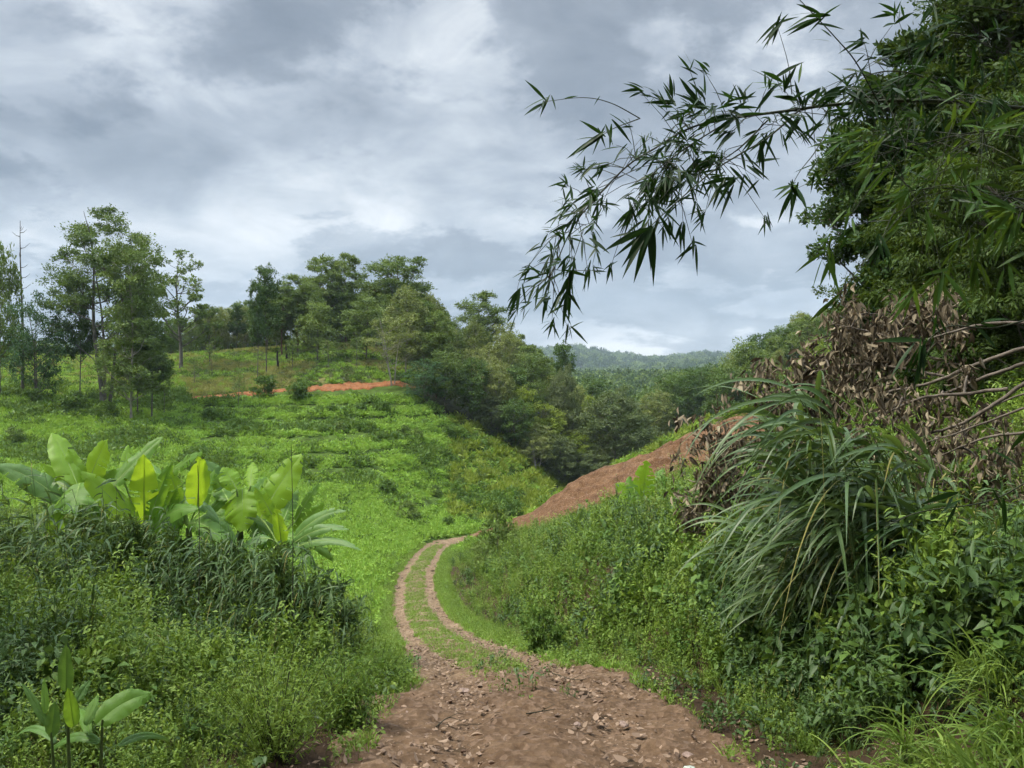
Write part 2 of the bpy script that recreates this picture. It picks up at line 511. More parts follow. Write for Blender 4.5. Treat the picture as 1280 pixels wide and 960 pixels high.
# foliage colours
M['lf_dark'] = leaf_mat('dark foliage', (0.016, 0.042, 0.010), (0.045, 0.090, 0.020), 0.18, spec=0.15)
M['lf_mid'] = leaf_mat('mid foliage', (0.052, 0.100, 0.022), (0.170, 0.230, 0.060), 0.24, spec=0.15)
M['lf_olive'] = leaf_mat('olive foliage', (0.090, 0.125, 0.030), (0.250, 0.275, 0.090), 0.24, spec=0.15)
M['lf_blue'] = leaf_mat('blue green foliage', (0.034, 0.085, 0.034), (0.090, 0.170, 0.070), 0.2, spec=0.15)
M['lf_grey'] = leaf_mat('grey green foliage', (0.070, 0.100, 0.038), (0.160, 0.190, 0.085), 0.22, spec=0.15)
M['lf_lime'] = leaf_mat('lime foliage', (0.130, 0.190, 0.025), (0.290, 0.350, 0.060), 0.30, spec=0.15)
M['lf_field'] = leaf_mat('field greenery', (0.140, 0.285, 0.038), (0.310, 0.450, 0.080), 0.36, spec=0.12)
M['lf_field_dark'] = leaf_mat('field shrub leaves', (0.050, 0.108, 0.020), (0.115, 0.190, 0.042), 0.28, spec=0.15)
M['lf_dry'] = leaf_mat('hilltop dry grass', (0.170, 0.185, 0.045), (0.340, 0.300, 0.120), 0.3, spec=0.1)
M['lf_weed'] = leaf_mat('weed leaves', (0.058, 0.128, 0.018), (0.215, 0.300, 0.046), 0.33, rough=0.5, spec=0.22)
M['lf_weed_dark'] = leaf_mat('dark weed leaves', (0.022, 0.056, 0.014), (0.078, 0.135, 0.036), 0.24, rough=0.5, spec=0.25)
M['lf_grass'] = leaf_mat('grass blades', (0.080, 0.150, 0.024), (0.215, 0.300, 0.055), 0.33, rough=0.5, spec=0.2)
M['lf_napier'] = leaf_mat('tall grass blades', (0.030, 0.074, 0.020), (0.130, 0.190, 0.062), 0.28, rough=0.40, spec=0.35)
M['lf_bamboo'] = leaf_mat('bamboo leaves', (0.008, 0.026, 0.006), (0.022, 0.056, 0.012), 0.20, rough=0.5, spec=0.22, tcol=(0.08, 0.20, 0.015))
M['lf_bamboo_lit'] = leaf_mat('lit bamboo leaves', (0.022, 0.066, 0.010), (0.060, 0.130, 0.020), 0.32, rough=0.5, spec=0.2)  # lighter copy of the bamboo leaves, the light put into the colour
M['lf_withered'] = leaf_mat('withered leaves', (0.044, 0.034, 0.020), (0.300, 0.248, 0.165), 0.12, rough=0.7, spec=0.15, tcol=(0.2, 0.12, 0.07), objvar=0.0)
M['lf_litter'] = leaf_mat('fallen dry leaves', (0.065, 0.042, 0.030), (0.300, 0.212, 0.148), 0.08, rough=0.75, spec=0.15, tcol=(0.3, 0.2, 0.1), objvar=0.7)
M['petal'] = leaf_mat('white petals', (0.7, 0.7, 0.66), (0.8, 0.8, 0.78), 0.2, tcol=(0.7, 0.7, 0.6))
M['stem'] = leaf_mat('green stems', (0.050, 0.085, 0.020), (0.090, 0.130, 0.035), 0.1)
M['stem_dark'] = rock_mat('dark stems', [(0.3, (0.018, 0.02, 0.012)), (0.7, (0.05, 0.05, 0.03))], 8)
M['culm'] = rock_mat('bamboo culm', [(0.3, (0.020, 0.028, 0.014)), (0.7, (0.055, 0.065, 0.030))], 5, rough=0.5)
M['pebble'] = leaf_mat('pebbles and clods', (0.075, 0.045, 0.030), (0.270, 0.190, 0.135), 0.0, rough=0.9, spec=0.2, objvar=1.0)
M['lf_shade'] = leaf_mat('shade tinted foliage', (0.018, 0.042, 0.009), (0.062, 0.100, 0.020), 0.20, spec=0.12)  # darker copy of the mid foliage, shade on the bank trees put into the colour
M['lf_deep'] = leaf_mat('deep green wood foliage', (0.034, 0.076, 0.020), (0.100, 0.160, 0.042), 0.22, spec=0.12)
# ------------------------------------------------------------------ the ground sheet
def edge_forest(x):                      # depth of the wood's near edge, across
    return np.interp(x, [-60, -18, -8, 0, 7, 16, 30], [250, 104, 105, 108, 113, 118, 118])

def dirt_mask(x, y):
    """how far inside the cleared bare slope a point lies (metres, positive inside)"""
    x = np.asarray(x, float); y = np.asarray(y, float)
    px = 640 + x / np.maximum(y, 1) * F
    lo = np.interp(px, [575, 600, 640, 700, 760, 800, 860, 960], [61, 58.5, 53.5, 49.5, 47, 45, 41, 36])
    hi = np.interp(px, [575, 640, 720, 800, 900, 960], [62.5, 65, 58.6, 57.8, 57.4, 57.2])
    wob = 2.6 * (fbm(x / 2.0, y / 2.0, 71, 4) - 0.5)
    return np.minimum(np.minimum(y - lo, hi - y), np.minimum((px - 578), (975 - px)) * 0.06) + wob

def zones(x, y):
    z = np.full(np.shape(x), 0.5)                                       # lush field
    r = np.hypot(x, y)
    z = np.where(y < 42, 0.25, z)                                         # brown undergrowth soil
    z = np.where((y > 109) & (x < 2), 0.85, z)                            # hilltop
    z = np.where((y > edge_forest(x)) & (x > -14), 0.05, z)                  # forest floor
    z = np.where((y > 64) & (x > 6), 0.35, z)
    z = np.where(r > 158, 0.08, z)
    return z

def build_ground():
    th = np.concatenate([np.arange(-180, -42, 3.0), np.arange(-42, 42, 0.16), np.arange(42, 180, 3.0)])
    th = np.radians(th)
    rr = np.exp(np.linspace(math.log(0.5), math.log(3500), 620))
    T, Rr = np.meshgrid(th, rr, indexing='ij')
    X = Rr * np.sin(T); Y = Rr * np.cos(T)
    Z = ground(X, Y)
    # cut the sheet down under the track and the bare slope, which are laid on top
    off, s, w = track_coord(X, Y)
    off = off.reshape(X.shape); w = w.reshape(X.shape)
    Z = Z - 0.05 * (1 - sstep(0.85, 1.05, np.abs(off) / w))
    dm = dirt_mask(X, Y)
    Z = Z - 0.25 * sstep(0.2, 0.9, dm)
    n, m = X.shape
    i = np.arange(n)[:, None]; j = np.arange(m - 1)[None]
    i2 = (i + 1) % n
    f = np.stack([i * m + j, i * m + j + 1, i2 * m + j + 1, i2 * m + j], -1).reshape(-1, 4)
    verts = np.stack([X, Y, Z], -1).reshape(-1, 3)
    cz = float(ground(np.array([0.0]), np.array([0.45]))[0])
    mb = MB()
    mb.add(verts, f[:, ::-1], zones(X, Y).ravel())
    # the disc under the camera
    c = len(verts)
    mb.v.append(np.array([[0, 0, cz]], np.float32)); mb.a.append(np.array([0.25], np.float32)); mb.n += 1
    k = np.arange(n)
    mb.f.append(np.stack([k * m, ((k + 1) % n) * m, np.full(n, c)], -1).astype(np.int32))
    m_ = bpy.data.materials.new('ground cover soil')
    m_.use_nodes = True
    nt = m_.node_tree
    p = nt.nodes['Principled BSDF']
    p.inputs['Roughness'].default_value = 1.0
    p.inputs['Specular IOR Level'].default_value = 0.1
    at = nd(nt, 'ShaderNodeAttribute', attribute_name='v')
    tc = nd(nt, 'ShaderNodeTexCoord')
    n1 = noise_n(nt, tc.outputs['Object'], 0.7, 8, 0.65)
    n2 = noise_n(nt, tc.outputs['Object'], 0.05, 4, 0.6)
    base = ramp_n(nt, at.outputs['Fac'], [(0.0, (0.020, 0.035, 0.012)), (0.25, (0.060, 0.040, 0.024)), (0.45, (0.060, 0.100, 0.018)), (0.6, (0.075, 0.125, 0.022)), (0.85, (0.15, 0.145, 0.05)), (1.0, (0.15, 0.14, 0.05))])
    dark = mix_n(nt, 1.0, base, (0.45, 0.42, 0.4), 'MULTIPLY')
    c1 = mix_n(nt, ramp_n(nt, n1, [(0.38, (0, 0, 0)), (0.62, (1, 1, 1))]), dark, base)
    nt.links.new(c1, p.inputs['Base Color'])
    bp = nd(nt, 'ShaderNodeBump')
    bp.inputs['Strength'].default_value = 0.8
    bp.inputs['Distance'].default_value = 0.2
    nt.links.new(n1, bp.inputs['Height'])
    nt.links.new(bp.outputs[0], p.inputs['Normal'])
    obj('ground', mb.mesh('ground', m_), kind='structure')
build_ground()

def dirt_material(name, stops, dark_tint=None, furrow=False):
    m = bpy.data.materials.new(name)
    m.use_nodes = True
    nt = m.node_tree
    p = nt.nodes['Principled BSDF']
    p.inputs['Roughness'].default_value = 0.95
    p.inputs['Specular IOR Level'].default_value = 0.2
    tc = nd(nt, 'ShaderNodeTexCoord')
    v = tc.outputs['Object']
    a = noise_n(nt, v, 1.3, 10, 0.7, 0.5)
    b = noise_n(nt, v, 14, 6, 0.7)
    c = ramp_n(nt, a, stops)
    vo = nd(nt, 'ShaderNodeTexVoronoi')
    vo.inputs['Scale'].default_value = 17
    nt.links.new(v, vo.inputs['Vector'])
    grit = math_n(nt, 'MULTIPLY', b, 0.8)
    c = mix_n(nt, ramp_n(nt, vo.outputs['Color'], [(0.55, (0, 0, 0)), (0.8, (0.6, 0.6, 0.6))]), c, mix_n(nt, 0.5, c, (0.36, 0.27, 0.20)))
    c = mix_n(nt, 1.0, c, ramp_n(nt, b, [(0.3, (0.62, 0.6, 0.58)), (0.65, (1.15, 1.15, 1.15))]), 'MULTIPLY')
    if dark_tint:
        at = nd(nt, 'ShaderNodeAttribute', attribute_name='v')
        c = mix_n(nt, at.outputs['Fac'], c, mix_n(nt, 1.0, c, dark_tint, 'MULTIPLY'))
    nt.links.new(c, p.inputs['Base Color'])
    bp = nd(nt, 'ShaderNodeBump')
    bp.inputs['Strength'].default_value = 0.7
    bp.inputs['Distance'].default_value = 0.03
    nt.links.new(math_n(nt, 'ADD', b, math_n(nt, 'MULTIPLY', vo.outputs['Distance'], 0.8)), bp.inputs['Height'])
    nt.links.new(bp.outputs[0], p.inputs['Normal'])
    return m

def build_track():
    s = np.concatenate([np.arange(0, 26, 0.035), np.arange(26, 78, 0.05)])
    s = s[s < SD[-1] - 0.05]
    cx = np.interp(s, SD, CX); cy = np.interp(s, SD, CY); cw = np.interp(s, SD, CW)
    tx = np.interp(s, SD, TX); ty = np.interp(s, SD, TY)
    u = np.linspace(-1.18, 1.18, 96)
    X = cx[:, None] + ty[:, None] * u[None] * cw[:, None]
    Y = cy[:, None] - tx[:, None] * u[None] * cw[:, None]
    Z = ground(X, Y)
    o = u[None] * cw[:, None]                     # metres off the centre line
    wob = 0.10 * (fbm(s / 1.7, s * 0, 5, 2) - 0.5)[:, None]
    rut = np.exp(-((np.abs(o + wob * 1.6) - 0.70) / 0.24) ** 2)
    Z = Z - 0.055 * rut + 0.03 * np.exp(-(o / 0.35) ** 2)
    rough = (fbm(X * 3.0, Y * 3.0, 12, 4) - 0.5) * 0.12 + (fbm(X * 13, Y * 13, 22, 3) - 0.5) * 0.065 * (1 - 0.8 * sstep(12, 24, Y))
    Z = Z + rough * (1 - 0.5 * rut)
    au = np.abs(u)[None]
    edge = 0.85 + 0.22 * (fbm(X / 0.8, Y / 0.8, 8, 3) - 0.5) * 2
    Z = Z + 0.012 - 0.14 * sstep(0, 0.16, au - edge)
    n, m = X.shape
    i = np.arange(n - 1)[:, None] * m; j = np.arange(m - 1)[None]
    f = np.stack([i + j, i + j + 1, i + m + j + 1, i + m + j], -1).reshape(-1, 4)
    dark_tint = 1 - sstep(8, 17, Y + 3 * (fbm(X, Y, 55, 3) - 0.5))  # nearer earth is wet and darker, with shade also put into this colour
    mb = MB()
    mb.add(np.stack([X, Y, Z], -1), f, dark_tint.ravel())
    mt = dirt_material('track earth', [(0.3, (0.090, 0.058, 0.033)), (0.5, (0.150, 0.102, 0.060)), (0.7, (0.225, 0.160, 0.100))], dark_tint=(0.66, 0.60, 0.58))
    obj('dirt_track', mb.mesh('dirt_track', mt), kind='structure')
build_track()

def build_bare_slope():
    px = np.linspace(574, 978, 620); y = np.linspace(34, 66, 300)
    PX, Y = np.meshgrid(px, y, indexing='ij')
    X = (PX - 640) / F * Y
    dm = dirt_mask(X, Y)
    Z = ground(X, Y)
    # rows scratched down the slope, and clods
    ph = (X * 0.55 + Y * 0.83) / 1.05 + 1.6 * (fbm(X / 4, Y / 4, 44, 3) - 0.5)
    fur = np.abs(np.mod(ph, 1) - 0.5) * 2
    Z = Z + (fur - 0.5) * 0.42 * sstep(0.3, 1.2, dm) + 0.45 * (fbm(X * 1.3, Y * 1.3, 45, 5) - 0.5) - 0.30 * sstep(0.62, 0.75, fbm((X * 0.83 - Y * 0.55) / 5, (X * 0.55 + Y * 0.83) / 0.8, 46, 3))
    Z = Z + 0.04 - 0.5 * (1 - sstep(-0.35, 0.25, dm))
    n, m = X.shape
    i = np.arange(n - 1)[:, None] * m; j = np.arange(m - 1)[None]
    f = np.stack([i + j, i + m + j, i + m + j + 1, i + j + 1], -1).reshape(-1, 4)
    keep = (dm.ravel()[f] > -0.8).any(1)
    mb = MB()
    mb.add(np.stack([X, Y, Z], -1), f[keep], np.clip(fur, 0, 1).ravel())
    mt = dirt_material('bare slope earth', [(0.3, (0.068, 0.036, 0.016)), (0.5, (0.130, 0.070, 0.033)), (0.72, (0.215, 0.130, 0.070))], dark_tint=(0.78, 0.72, 0.70))  # the tint darkens the raised crests of the rows
    obj('bare_slope', mb.mesh('bare_slope', mt), kind='structure')
build_bare_slope()

def build_cut():
    """the raw red cut of a footpath along the hill: a ragged ribbon lying on the slope"""
    px = np.linspace(222, 520, 900)
    yc = np.interp(px, [150, 225, 320, 440, 528], [100, 103.6, 107.2, 108.0, 108.0])
    v = np.linspace(-1, 1, 40)
    PX, V = np.meshgrid(px, v, indexing='ij')
    wid = np.interp(px, [222, 240, 300, 330, 350, 372, 400, 440, 490, 520], [0.5, 0.8, 0.85, 0.6, 0.5, 0.5, 0.6, 0.95, 0.8, 0.4]) * (0.6 + 0.8 * fbm(px / 14, px * 0, 5, 3))
    Y = yc[:, None] + V * 2.6
    X = (PX - 640) / F * yc[:, None]
    Z = ground(X, Y)
    edge = np.abs(V) * 2.6 - wid[:, None] + 1.5 * (fbm(X / 0.9, Y / 0.9, 4, 4) - 0.5)
    Z = Z + 0.16 + 0.30 * (fbm(X * 1.2, Y * 1.2, 7, 4) - 0.5) - 0.6 * sstep(0.0, 0.5, edge)
    n, m = X.shape
    i = np.arange(n - 1)[:, None] * m; j = np.arange(m - 1)[None]
    f = np.stack([i + j, i + m + j, i + m + j + 1, i + j + 1], -1).reshape(-1, 4)
    keep = (edge.ravel()[f] < 0.8).any(1)
    mb = MB(); mb.add(np.stack([X, Y, Z], -1), f[keep], 0.0)
    mt = dirt_material('red cut earth', [(0.3, (0.13, 0.042, 0.012)), (0.5, (0.205, 0.074, 0.022)), (0.75, (0.28, 0.12, 0.045))])
    obj('red_earth_path', mb.mesh('red_earth_path', mt), kind='structure')
build_cut()

# ------------------------------------------------------------------ air
def build_haze():
    lo, hi = -330.0, 420.0
    x0, x1, y0, y1 = -3700, 3700, -3700, 3700
    v = [(x, y, z) for z in (lo, hi) for y in (y0, y1) for x in (x0, x1)]
    f = [(0, 2, 3, 1), (4, 5, 7, 6), (0, 1, 5, 4), (2, 6, 7, 3), (0, 4, 6, 2), (1, 3, 7, 5)]
    me = bpy.data.meshes.new('haze')
    me.from_pydata(v, [], f)
    m = bpy.data.materials.new('haze air')
    m.use_nodes = True
    nt = m.node_tree
    nt.nodes.clear()
    out = nd(nt, 'ShaderNodeOutputMaterial')
    pv = nd(nt, 'ShaderNodeVolumePrincipled')
    pv.inputs['Color'].default_value = (0.66, 0.82, 1.0, 1)
    pv.inputs['Density'].default_value = HAZE
    nt.links.new(pv.outputs[0], out.inputs['Volume'])
    me.materials.append(m)
    obj('haze', me, kind='stuff')
HAZE = 0.00014
if HAZE > 0:
    build_haze()

# ------------------------------------------------------------------ greenery that nobody could count: one object each, scattered by a node group
def scatter(name, pts, rotz, scl, idx, temps, label, tilt=None):
    """one object: each of its vertices carries one of the template plants"""
    me = bpy.data.meshes.new(name)
    n = len(pts)
    me.vertices.add(n)
    me.vertices.foreach_set('co', np.asarray(pts, np.float32).ravel())
    rot = np.zeros((n, 3), np.float32); rot[:, 2] = rotz
    if tilt is not None:
        rot[:, 0] = tilt[:, 0]; rot[:, 1] = tilt[:, 1]
    a = me.attributes.new('rot', 'FLOAT_VECTOR', 'POINT'); a.data.foreach_set('vector', rot.ravel())
    a = me.attributes.new('scl', 'FLOAT', 'POINT'); a.data.foreach_set('value', np.asarray(scl, np.float32))
    a = me.attributes.new('idx', 'INT', 'POINT'); a.data.foreach_set('value', np.asarray(idx, np.int32))
    col = bpy.data.collections.new(name + ' plants')
    for k, t in enumerate(temps):
        o = bpy.data.objects.new(f'{name} plant {k:02d}', t)
        col.objects.link(o)
    ng = bpy.data.node_groups.new(name + ' scatter', 'GeometryNodeTree')
    ng.interface.new_socket('Geometry', in_out='INPUT', socket_type='NodeSocketGeometry')
    ng.interface.new_socket('Geometry', in_out='OUTPUT', socket_type='NodeSocketGeometry')
    gi = ng.nodes.new('NodeGroupInput'); go = ng.nodes.new('NodeGroupOutput')
    ci = ng.nodes.new('GeometryNodeCollectionInfo')
    ci.inputs['Collection'].default_value = col
    ci.inputs['Separate Children'].default_value = True
    ci.inputs['Reset Children'].default_value = True
    ip = ng.nodes.new('GeometryNodeInstanceOnPoints')
    ip.inputs['Pick Instance'].default_value = True
    def attr(nm, ty):
        q = ng.nodes.new('GeometryNodeInputNamedAttribute')
        q.data_type = ty
        q.inputs['Name'].default_value = nm
        return q.outputs['Attribute']
    e2r = ng.nodes.new('FunctionNodeEulerToRotation')
    ng.links.new(attr('rot', 'FLOAT_VECTOR'), e2r.inputs[0])
    ng.links.new(gi.outputs[0], ip.inputs['Points'])
    ng.links.new(ci.outputs[0], ip.inputs['Instance'])
    ng.links.new(attr('idx', 'INT'), ip.inputs['Instance Index'])
    ng.links.new(e2r.outputs[0], ip.inputs['Rotation'])
    ng.links.new(attr('scl', 'FLOAT'), ip.inputs['Scale'])
    ng.links.new(ip.outputs[0], go.inputs[0])
    o = obj(name, me, label=label, cat=name.replace('_', ' '), kind='stuff')
    md = o.modifiers.new('scatter', 'NODES')
    md.node_group = ng
    return o

# --- template plants
def t_weed(seed, H=0.8, stems=6, per=14, L=0.07, Wd=0.028, mat='lf_weed', flowers=0, spread=0.25, segs=2, stemr=0.003, droop=0.35, top=False):
    rng = np.random.default_rng(seed)
    mb = MB(); fl = MB()
    P = []; D = []; V = []
    for k in range(stems):
        a = rng.uniform(0, 2 * math.pi); r = spread * rng.uniform(0.3, 1.2)
        h = H * rng.uniform(0.6, 1.1)
        b = np.array([0.06 * math.cos(a), 0.06 * math.sin(a), -0.06])
        e = np.array([r * math.cos(a), r * math.sin(a), h])
        c = bez(b, [b[0] * 1.5, b[1] * 1.5, h * 0.6], e, 7)
        if stemr:
            tube(mb, c, np.linspace(stemr, stemr * 0.4, 7), 3, 0.2)
        vv = rng.uniform(0, 1)
        t = (np.arange(per) + rng.uniform(0, 1, per)) / per
        t = (0.25 if not top else 0.6) + (0.75 if not top else 0.4) * t
        pos = np.array([np.interp(t, np.linspace(0, 1, 7), c[:, q]) for q in range(3)]).T
        d = rdir(rng, per, 0.35)
        P.append(pos); D.append(d); V.append(np.clip(vv * 0.5 + rng.uniform(0, 0.5, per), 0, 1))
        if flowers:
            for _ in range(flowers):
                fp = e + rng.normal(size=3) * 0.05 + [0, 0, 0.05]
                n5 = 5; an = np.arange(n5) * 2 * math.pi / n5
                dd = np.stack([np.cos(an), np.sin(an), an * 0 + 0.2], -1)
                diamonds(fl, np.repeat(fp[None], n5, 0), dd, np.array([[0, 0, 1.0]]), 0.018, 0.012, 0.5)
    P = np.concatenate(P); D = np.concatenate(D); V = np.concatenate(V)
    N = unit(np.array([0, 0, 1.0]) + 0.5 * rng.normal(size=P.shape))
    n = len(P)
    sc = rng.uniform(0.6, 1.25, n)
    if segs == 1:
        diamonds(mb, P, D, N, L * sc, Wd * sc, V)
    else:
        blades(mb, P, D, N, L * sc, Wd * sc, segs, droop, 0.12, 'leaf', V)
    me = mb.mesh('weed', [M[mat], M['petal']])
    if flowers:
        mb2 = MB(); mb2.v = mb.v + fl.v; mb2.a = mb.a + fl.a
        off = mb.n
        mb2.f = mb.f + [f + off for f in fl.f]; mb2.n = mb.n + fl.n
        nf = sum(len(f) for f in mb.f); nt_ = nf + sum(len(f) for f in fl.f)
        me = mb2.mesh('weed', [M[mat], M['petal']])
        mi = np.zeros(nt_, np.int32); mi[nf:] = 1
        me.polygons.foreach_set('material_index', mi)
    return me

def t_grass(seed, n=30, L=0.5, Wd=0.010, mat='lf_grass', segs=4, droop=0.45, spread=0.07, up=1.6, lean=(0, 0)):
    rng = np.random.default_rng(seed)
    mb = MB()
    a = rng.uniform(0, 2 * math.pi, n)
    P = np.stack([spread * np.cos(a) * rng.uniform(0, 1, n), spread * np.sin(a) * rng.uniform(0, 1, n), np.full(n, -0.03)], -1)
    D = rdir(rng, n, 0)
    D[:, 2] = np.abs(D[:, 2]) + up * rng.uniform(0.4, 1.3, n)
    D[:, 0] += lean[0]; D[:, 1] += lean[1]
    ln = L * rng.uniform(0.5, 1.15, n)
    blades(mb, P, D, unit(rng.normal(size=(n, 3)) + [0, 0, 0.3]), ln, Wd * rng.uniform(0.7, 1.3, n), segs, droop * rng.uniform(0.4, 1.5, n), 0.2, 'grass', rng.uniform(0, 1, n))
    return mb.mesh('grass', M[mat])

def t_clump(seed, Rr=0.6, H=0.7, n=60, L=0.26, Wd=0.12, mat='lf_field', up=0.3):
    rng = np.random.default_rng(seed)
    mb = MB()
    d = rdir(rng, n, 0.5); d[:, 2] = np.abs(d[:, 2])
    q = rng.uniform(0.45, 1.0, (n, 1))
    P = d * q * [Rr, Rr, H]
    P[:, 2] += 0.04
    D = unit(d + 0.9 * rng.normal(size=(n, 3)) + [0, 0, up])
    N = unit(rng.normal(size=(n, 3)) + [0, 0, 1.0])
    sc = rng.uniform(0.6, 1.3, n)
    diamonds(mb, P, D, N, L * sc, Wd * sc, rng.uniform(0, 1, n))
    return mb.mesh('clump', M[mat])

rngS = np.random.default_rng(77)

def sample_wedge(n, y0, y1, px0, px1, power=2.0):
    """random ground points between two depths inside a range of view columns, even per square metre"""
    u = rngS.uniform(0, 1, n)
    y = (y0 ** power + u * (y1 ** power - y0 ** power)) ** (1 / power)
    px = rngS.uniform(px0, px1, n)
    return (px - 640) / F * y, y, px

def put(name, x, y, scl, idx, temps, label, dz=0.0, tiltamt=0.15):
    z = ground(x, y) + dz
    n = len(x)
    scatter(name, np.stack([x, y, z], -1), rngS.uniform(0, 2 * math.pi, n), scl, idx, temps, label, rngS.normal(size=(n, 2)) * tiltamt)

def build_undergrowth():
    # --- near weeds on both banks
    T = [t_weed(1, 0.75, 7, 16, 0.095, 0.042), t_weed(2, 0.9, 6, 20, 0.070, 0.028), t_weed(3, 0.6, 8, 12, 0.13, 0.050, mat='lf_weed_dark'),
         t_weed(4, 0.85, 7, 14, 0.12, 0.022, mat='lf_weed_dark'), t_grass(5, 34, 0.7, 0.012), t_weed(6, 0.7, 7, 18, 0.06, 0.024, mat='lf_weed', flowers=0),
         t_grass(7, 26, 0.9, 0.020, mat='lf_weed_dark', droop=0.6), t_weed(8, 0.5, 9, 14, 0.065, 0.042, mat='lf_grass'),
         t_weed(9, 0.7, 6, 7, 0.15, 0.085, mat='lf_field_dark', droop=0.5), t_weed(10, 1.0, 4, 10, 0.05, 0.012, mat='lf_dry'), t_weed(17, 0.55, 6, 8, 0.13, 0.085, mat='lf_field_dark', droop=0.4)]
    X = []; Y = []; S = []; I = []
    for n, y0, y1, px0, px1, sb in ((5200, 2.4, 8, -1100, 2000, 0.8), (5200, 3.0, 13, -160, 1460, 1.0), (6500, 13, 26, -60, 1340, 1.1), (6500, 26, 46, 0, 1000, 1.35)):
        x, y, px = sample_wedge(n, y0, y1, px0, px1)
        off, s, w = track_coord(x, y)
        ao = np.abs(off)
        keep = ao > w + 0.12 + 0.25 * rngS.uniform(0, 1, len(x)) 
        keep &= (dirt_mask(x, y) < 0.15) | ((rngS.uniform(size=len(x)) < 0.45) & (fbm(x / 2.5, y / 1.5, 19, 3) > 0.52))
        keep &= ~((px > 1030) & (y > 8.7) & (y < 17) & (rngS.uniform(size=len(x)) < 0.72))
        keep &= ~((off < 0) & (y > 26) & (ao > w + 1.8) & (px > 200) & (rngS.uniform(size=n) < 0.55))
        # low plants by the wheel ruts, taller away from them
        tall = 0.40 + 0.60 * sstep(0.1, 1.5, ao - w)
        tall *= 0.35 + 1.35 * fbm(x / 1.3, y / 1.3, 13, 3)
        left = off < 0
        lo = np.where(left, np.interp(y, [4, 9, 12], [0.72, 0.78, 0.92]), 1.0)
        S_near = np.interp(y, [3.0, 4.5, 7.0], [0.35, 0.5, 1.0])
        tall = tall * S_near
        # the shaded corner in front of the right bank is thinly grown
        keep &= ~((px > 1030) & (y < 6.3) & (rngS.uniform(size=n) < 0.85))
        thin = (off > 0) & (y < 8.5) & (rngS.uniform(size=n) < 0.25)
        keep &= ~thin
        keep &= ~((off < 0) & (y > 21 + 2 * fbm(x / 3, y / 3, 15, 2)) & (ao > w + 0.8))
        tall = tall * np.where((off > 0) & (y > 22) & (px < 800), np.interp(px, [560, 600, 700, 800], [0.75, 0.62, 0.68, 0.95]), 1.0)
        zone = fbm(x / 2.0, y / 2.0, 21, 3)
        r = rngS.uniform(size=n)
        idx = np.where(left,
                       np.where(zone > 0.61, np.where(r < .5, 3, np.where(r < .8, 2, 6)), np.where(r < .42, 1, np.where(r < .62, 0, np.where(r < .72, 4, np.where(r < .8, 6, np.where(r < .93, 7, 3)))))),
                       np.where((zone > 0.6) | ((y < 12) & (zone > 0.44)), np.where(r < .5, 2, np.where(r < .65, 7, np.where(r < .8, 6, 3))), np.where(r < .3, 5, np.where(r < .6, 1, np.where(r < .8, 0, np.where(r < .9, 4, 7))))))
        lowm = (ao - w < 0.55)
        idx = np.where(lowm & (r < 0.5), 7, np.where(lowm & (r < .8), 4, idx))
        r2 = rngS.uniform(size=n); zb = fbm(x / 1.2, y / 1.2, 24, 2)
        idx = np.where((r2 < 0.10) & (zb > 0.5) & ~lowm, 8, np.where(r2 > 0.965, 9, np.where((r2 < 0.16) & (zb < 0.42) & ~lowm, 10, idx)))
        X.append(x[keep]); Y.append(y[keep]); S.append((sb * tall * lo * rngS.uniform(0.7, 1.25, n))[keep]); I.append(idx[keep])
    put('undergrowth', np.concatenate(X), np.concatenate(Y), np.concatenate(S), np.concatenate(I), T, 'mixed green weeds and herbs crowding both banks of the track')
    # --- extra fine plants on the nearer, smoother part of the field
    T = [t_weed(91, 0.45, 8, 14, 0.12, 0.05, mat='lf_field', spread=0.35, segs=1, stemr=0), t_grass(92, 40, 0.5, 0.02, mat='lf_field', segs=3, spread=0.25), t_clump(93, 0.45, 0.35, 60, 0.16, 0.06)]
    x, y, px = sample_wedge(26000, 19, 70, -40, 640)
    off, s_, w = track_coord(x, y)
    k = (off < -w - 0.4) & (rngS.uniform(size=len(x)) < np.interp(y, [19, 24, 70], [0.5, 1.0, 0.75]))
    put('meadow_herbs', x[k], y[k], rngS.uniform(0.7, 1.4, k.sum()) * np.interp(y[k], [19, 70], [0.8, 1.2]), rngS.integers(0, 3, k.sum()), T, 'fine bright herbs and grass over the lower field left of the track')
    # --- short grass on the crown of the track and along its edges
    T = [t_grass(11, 26, 0.16, 0.007, mat='lf_field', droop=0.3, spread=0.09, up=1.0), t_grass(12, 20, 0.26, 0.008, droop=0.5, spread=0.07, up=1.0), t_weed(13, 0.14, 6, 6, 0.035, 0.02, mat='lf_grass', spread=0.12, stemr=0.0015)]
    s = rngS.uniform(9.5, 64, 26000); wob = rngS.uniform(-1.6, 1.6, 26000)
    cx = np.interp(s, SD, CX); cy = np.interp(s, SD, CY); tx = np.interp(s, SD, TX); ty = np.interp(s, SD, TY); cw = np.interp(s, SD, CW)
    x = cx + ty * wob; y = cy - tx * wob
    a = np.abs(wob)
    mid = (a < 0.38 + 0.34 * (fbm(x * 1.6, y * 1.6, 3, 3) - 0.5)) & (y > 10.4 + 0.9 * fbm(x, y, 4, 2))
    mid &= (fbm(x / 0.7, y / 0.7, 91, 3) + sstep(10, 15, y) * 0.35) > 0.48
    side = (a > cw * (0.72 + 0.3 * fbm(x / 0.6, y / 0.6, 14, 3))) & (y < 60)
    side |= (wob > 0.95) & (wob < 1.7) & (y > 11)
    k = (mid | side) & (y > 6)
    k &= ~((y > 60) & (rngS.uniform(size=len(y)) < 0.8))
    put('verge_grass', x[k], y[k], rngS.uniform(0.6, 1.25, k.sum()) * np.where(mid[k], 0.9, 1.2), rngS.choice([0, 0, 1, 2], k.sum()), T, 'short grass on the crown and verges of the rutted track', 0.0)
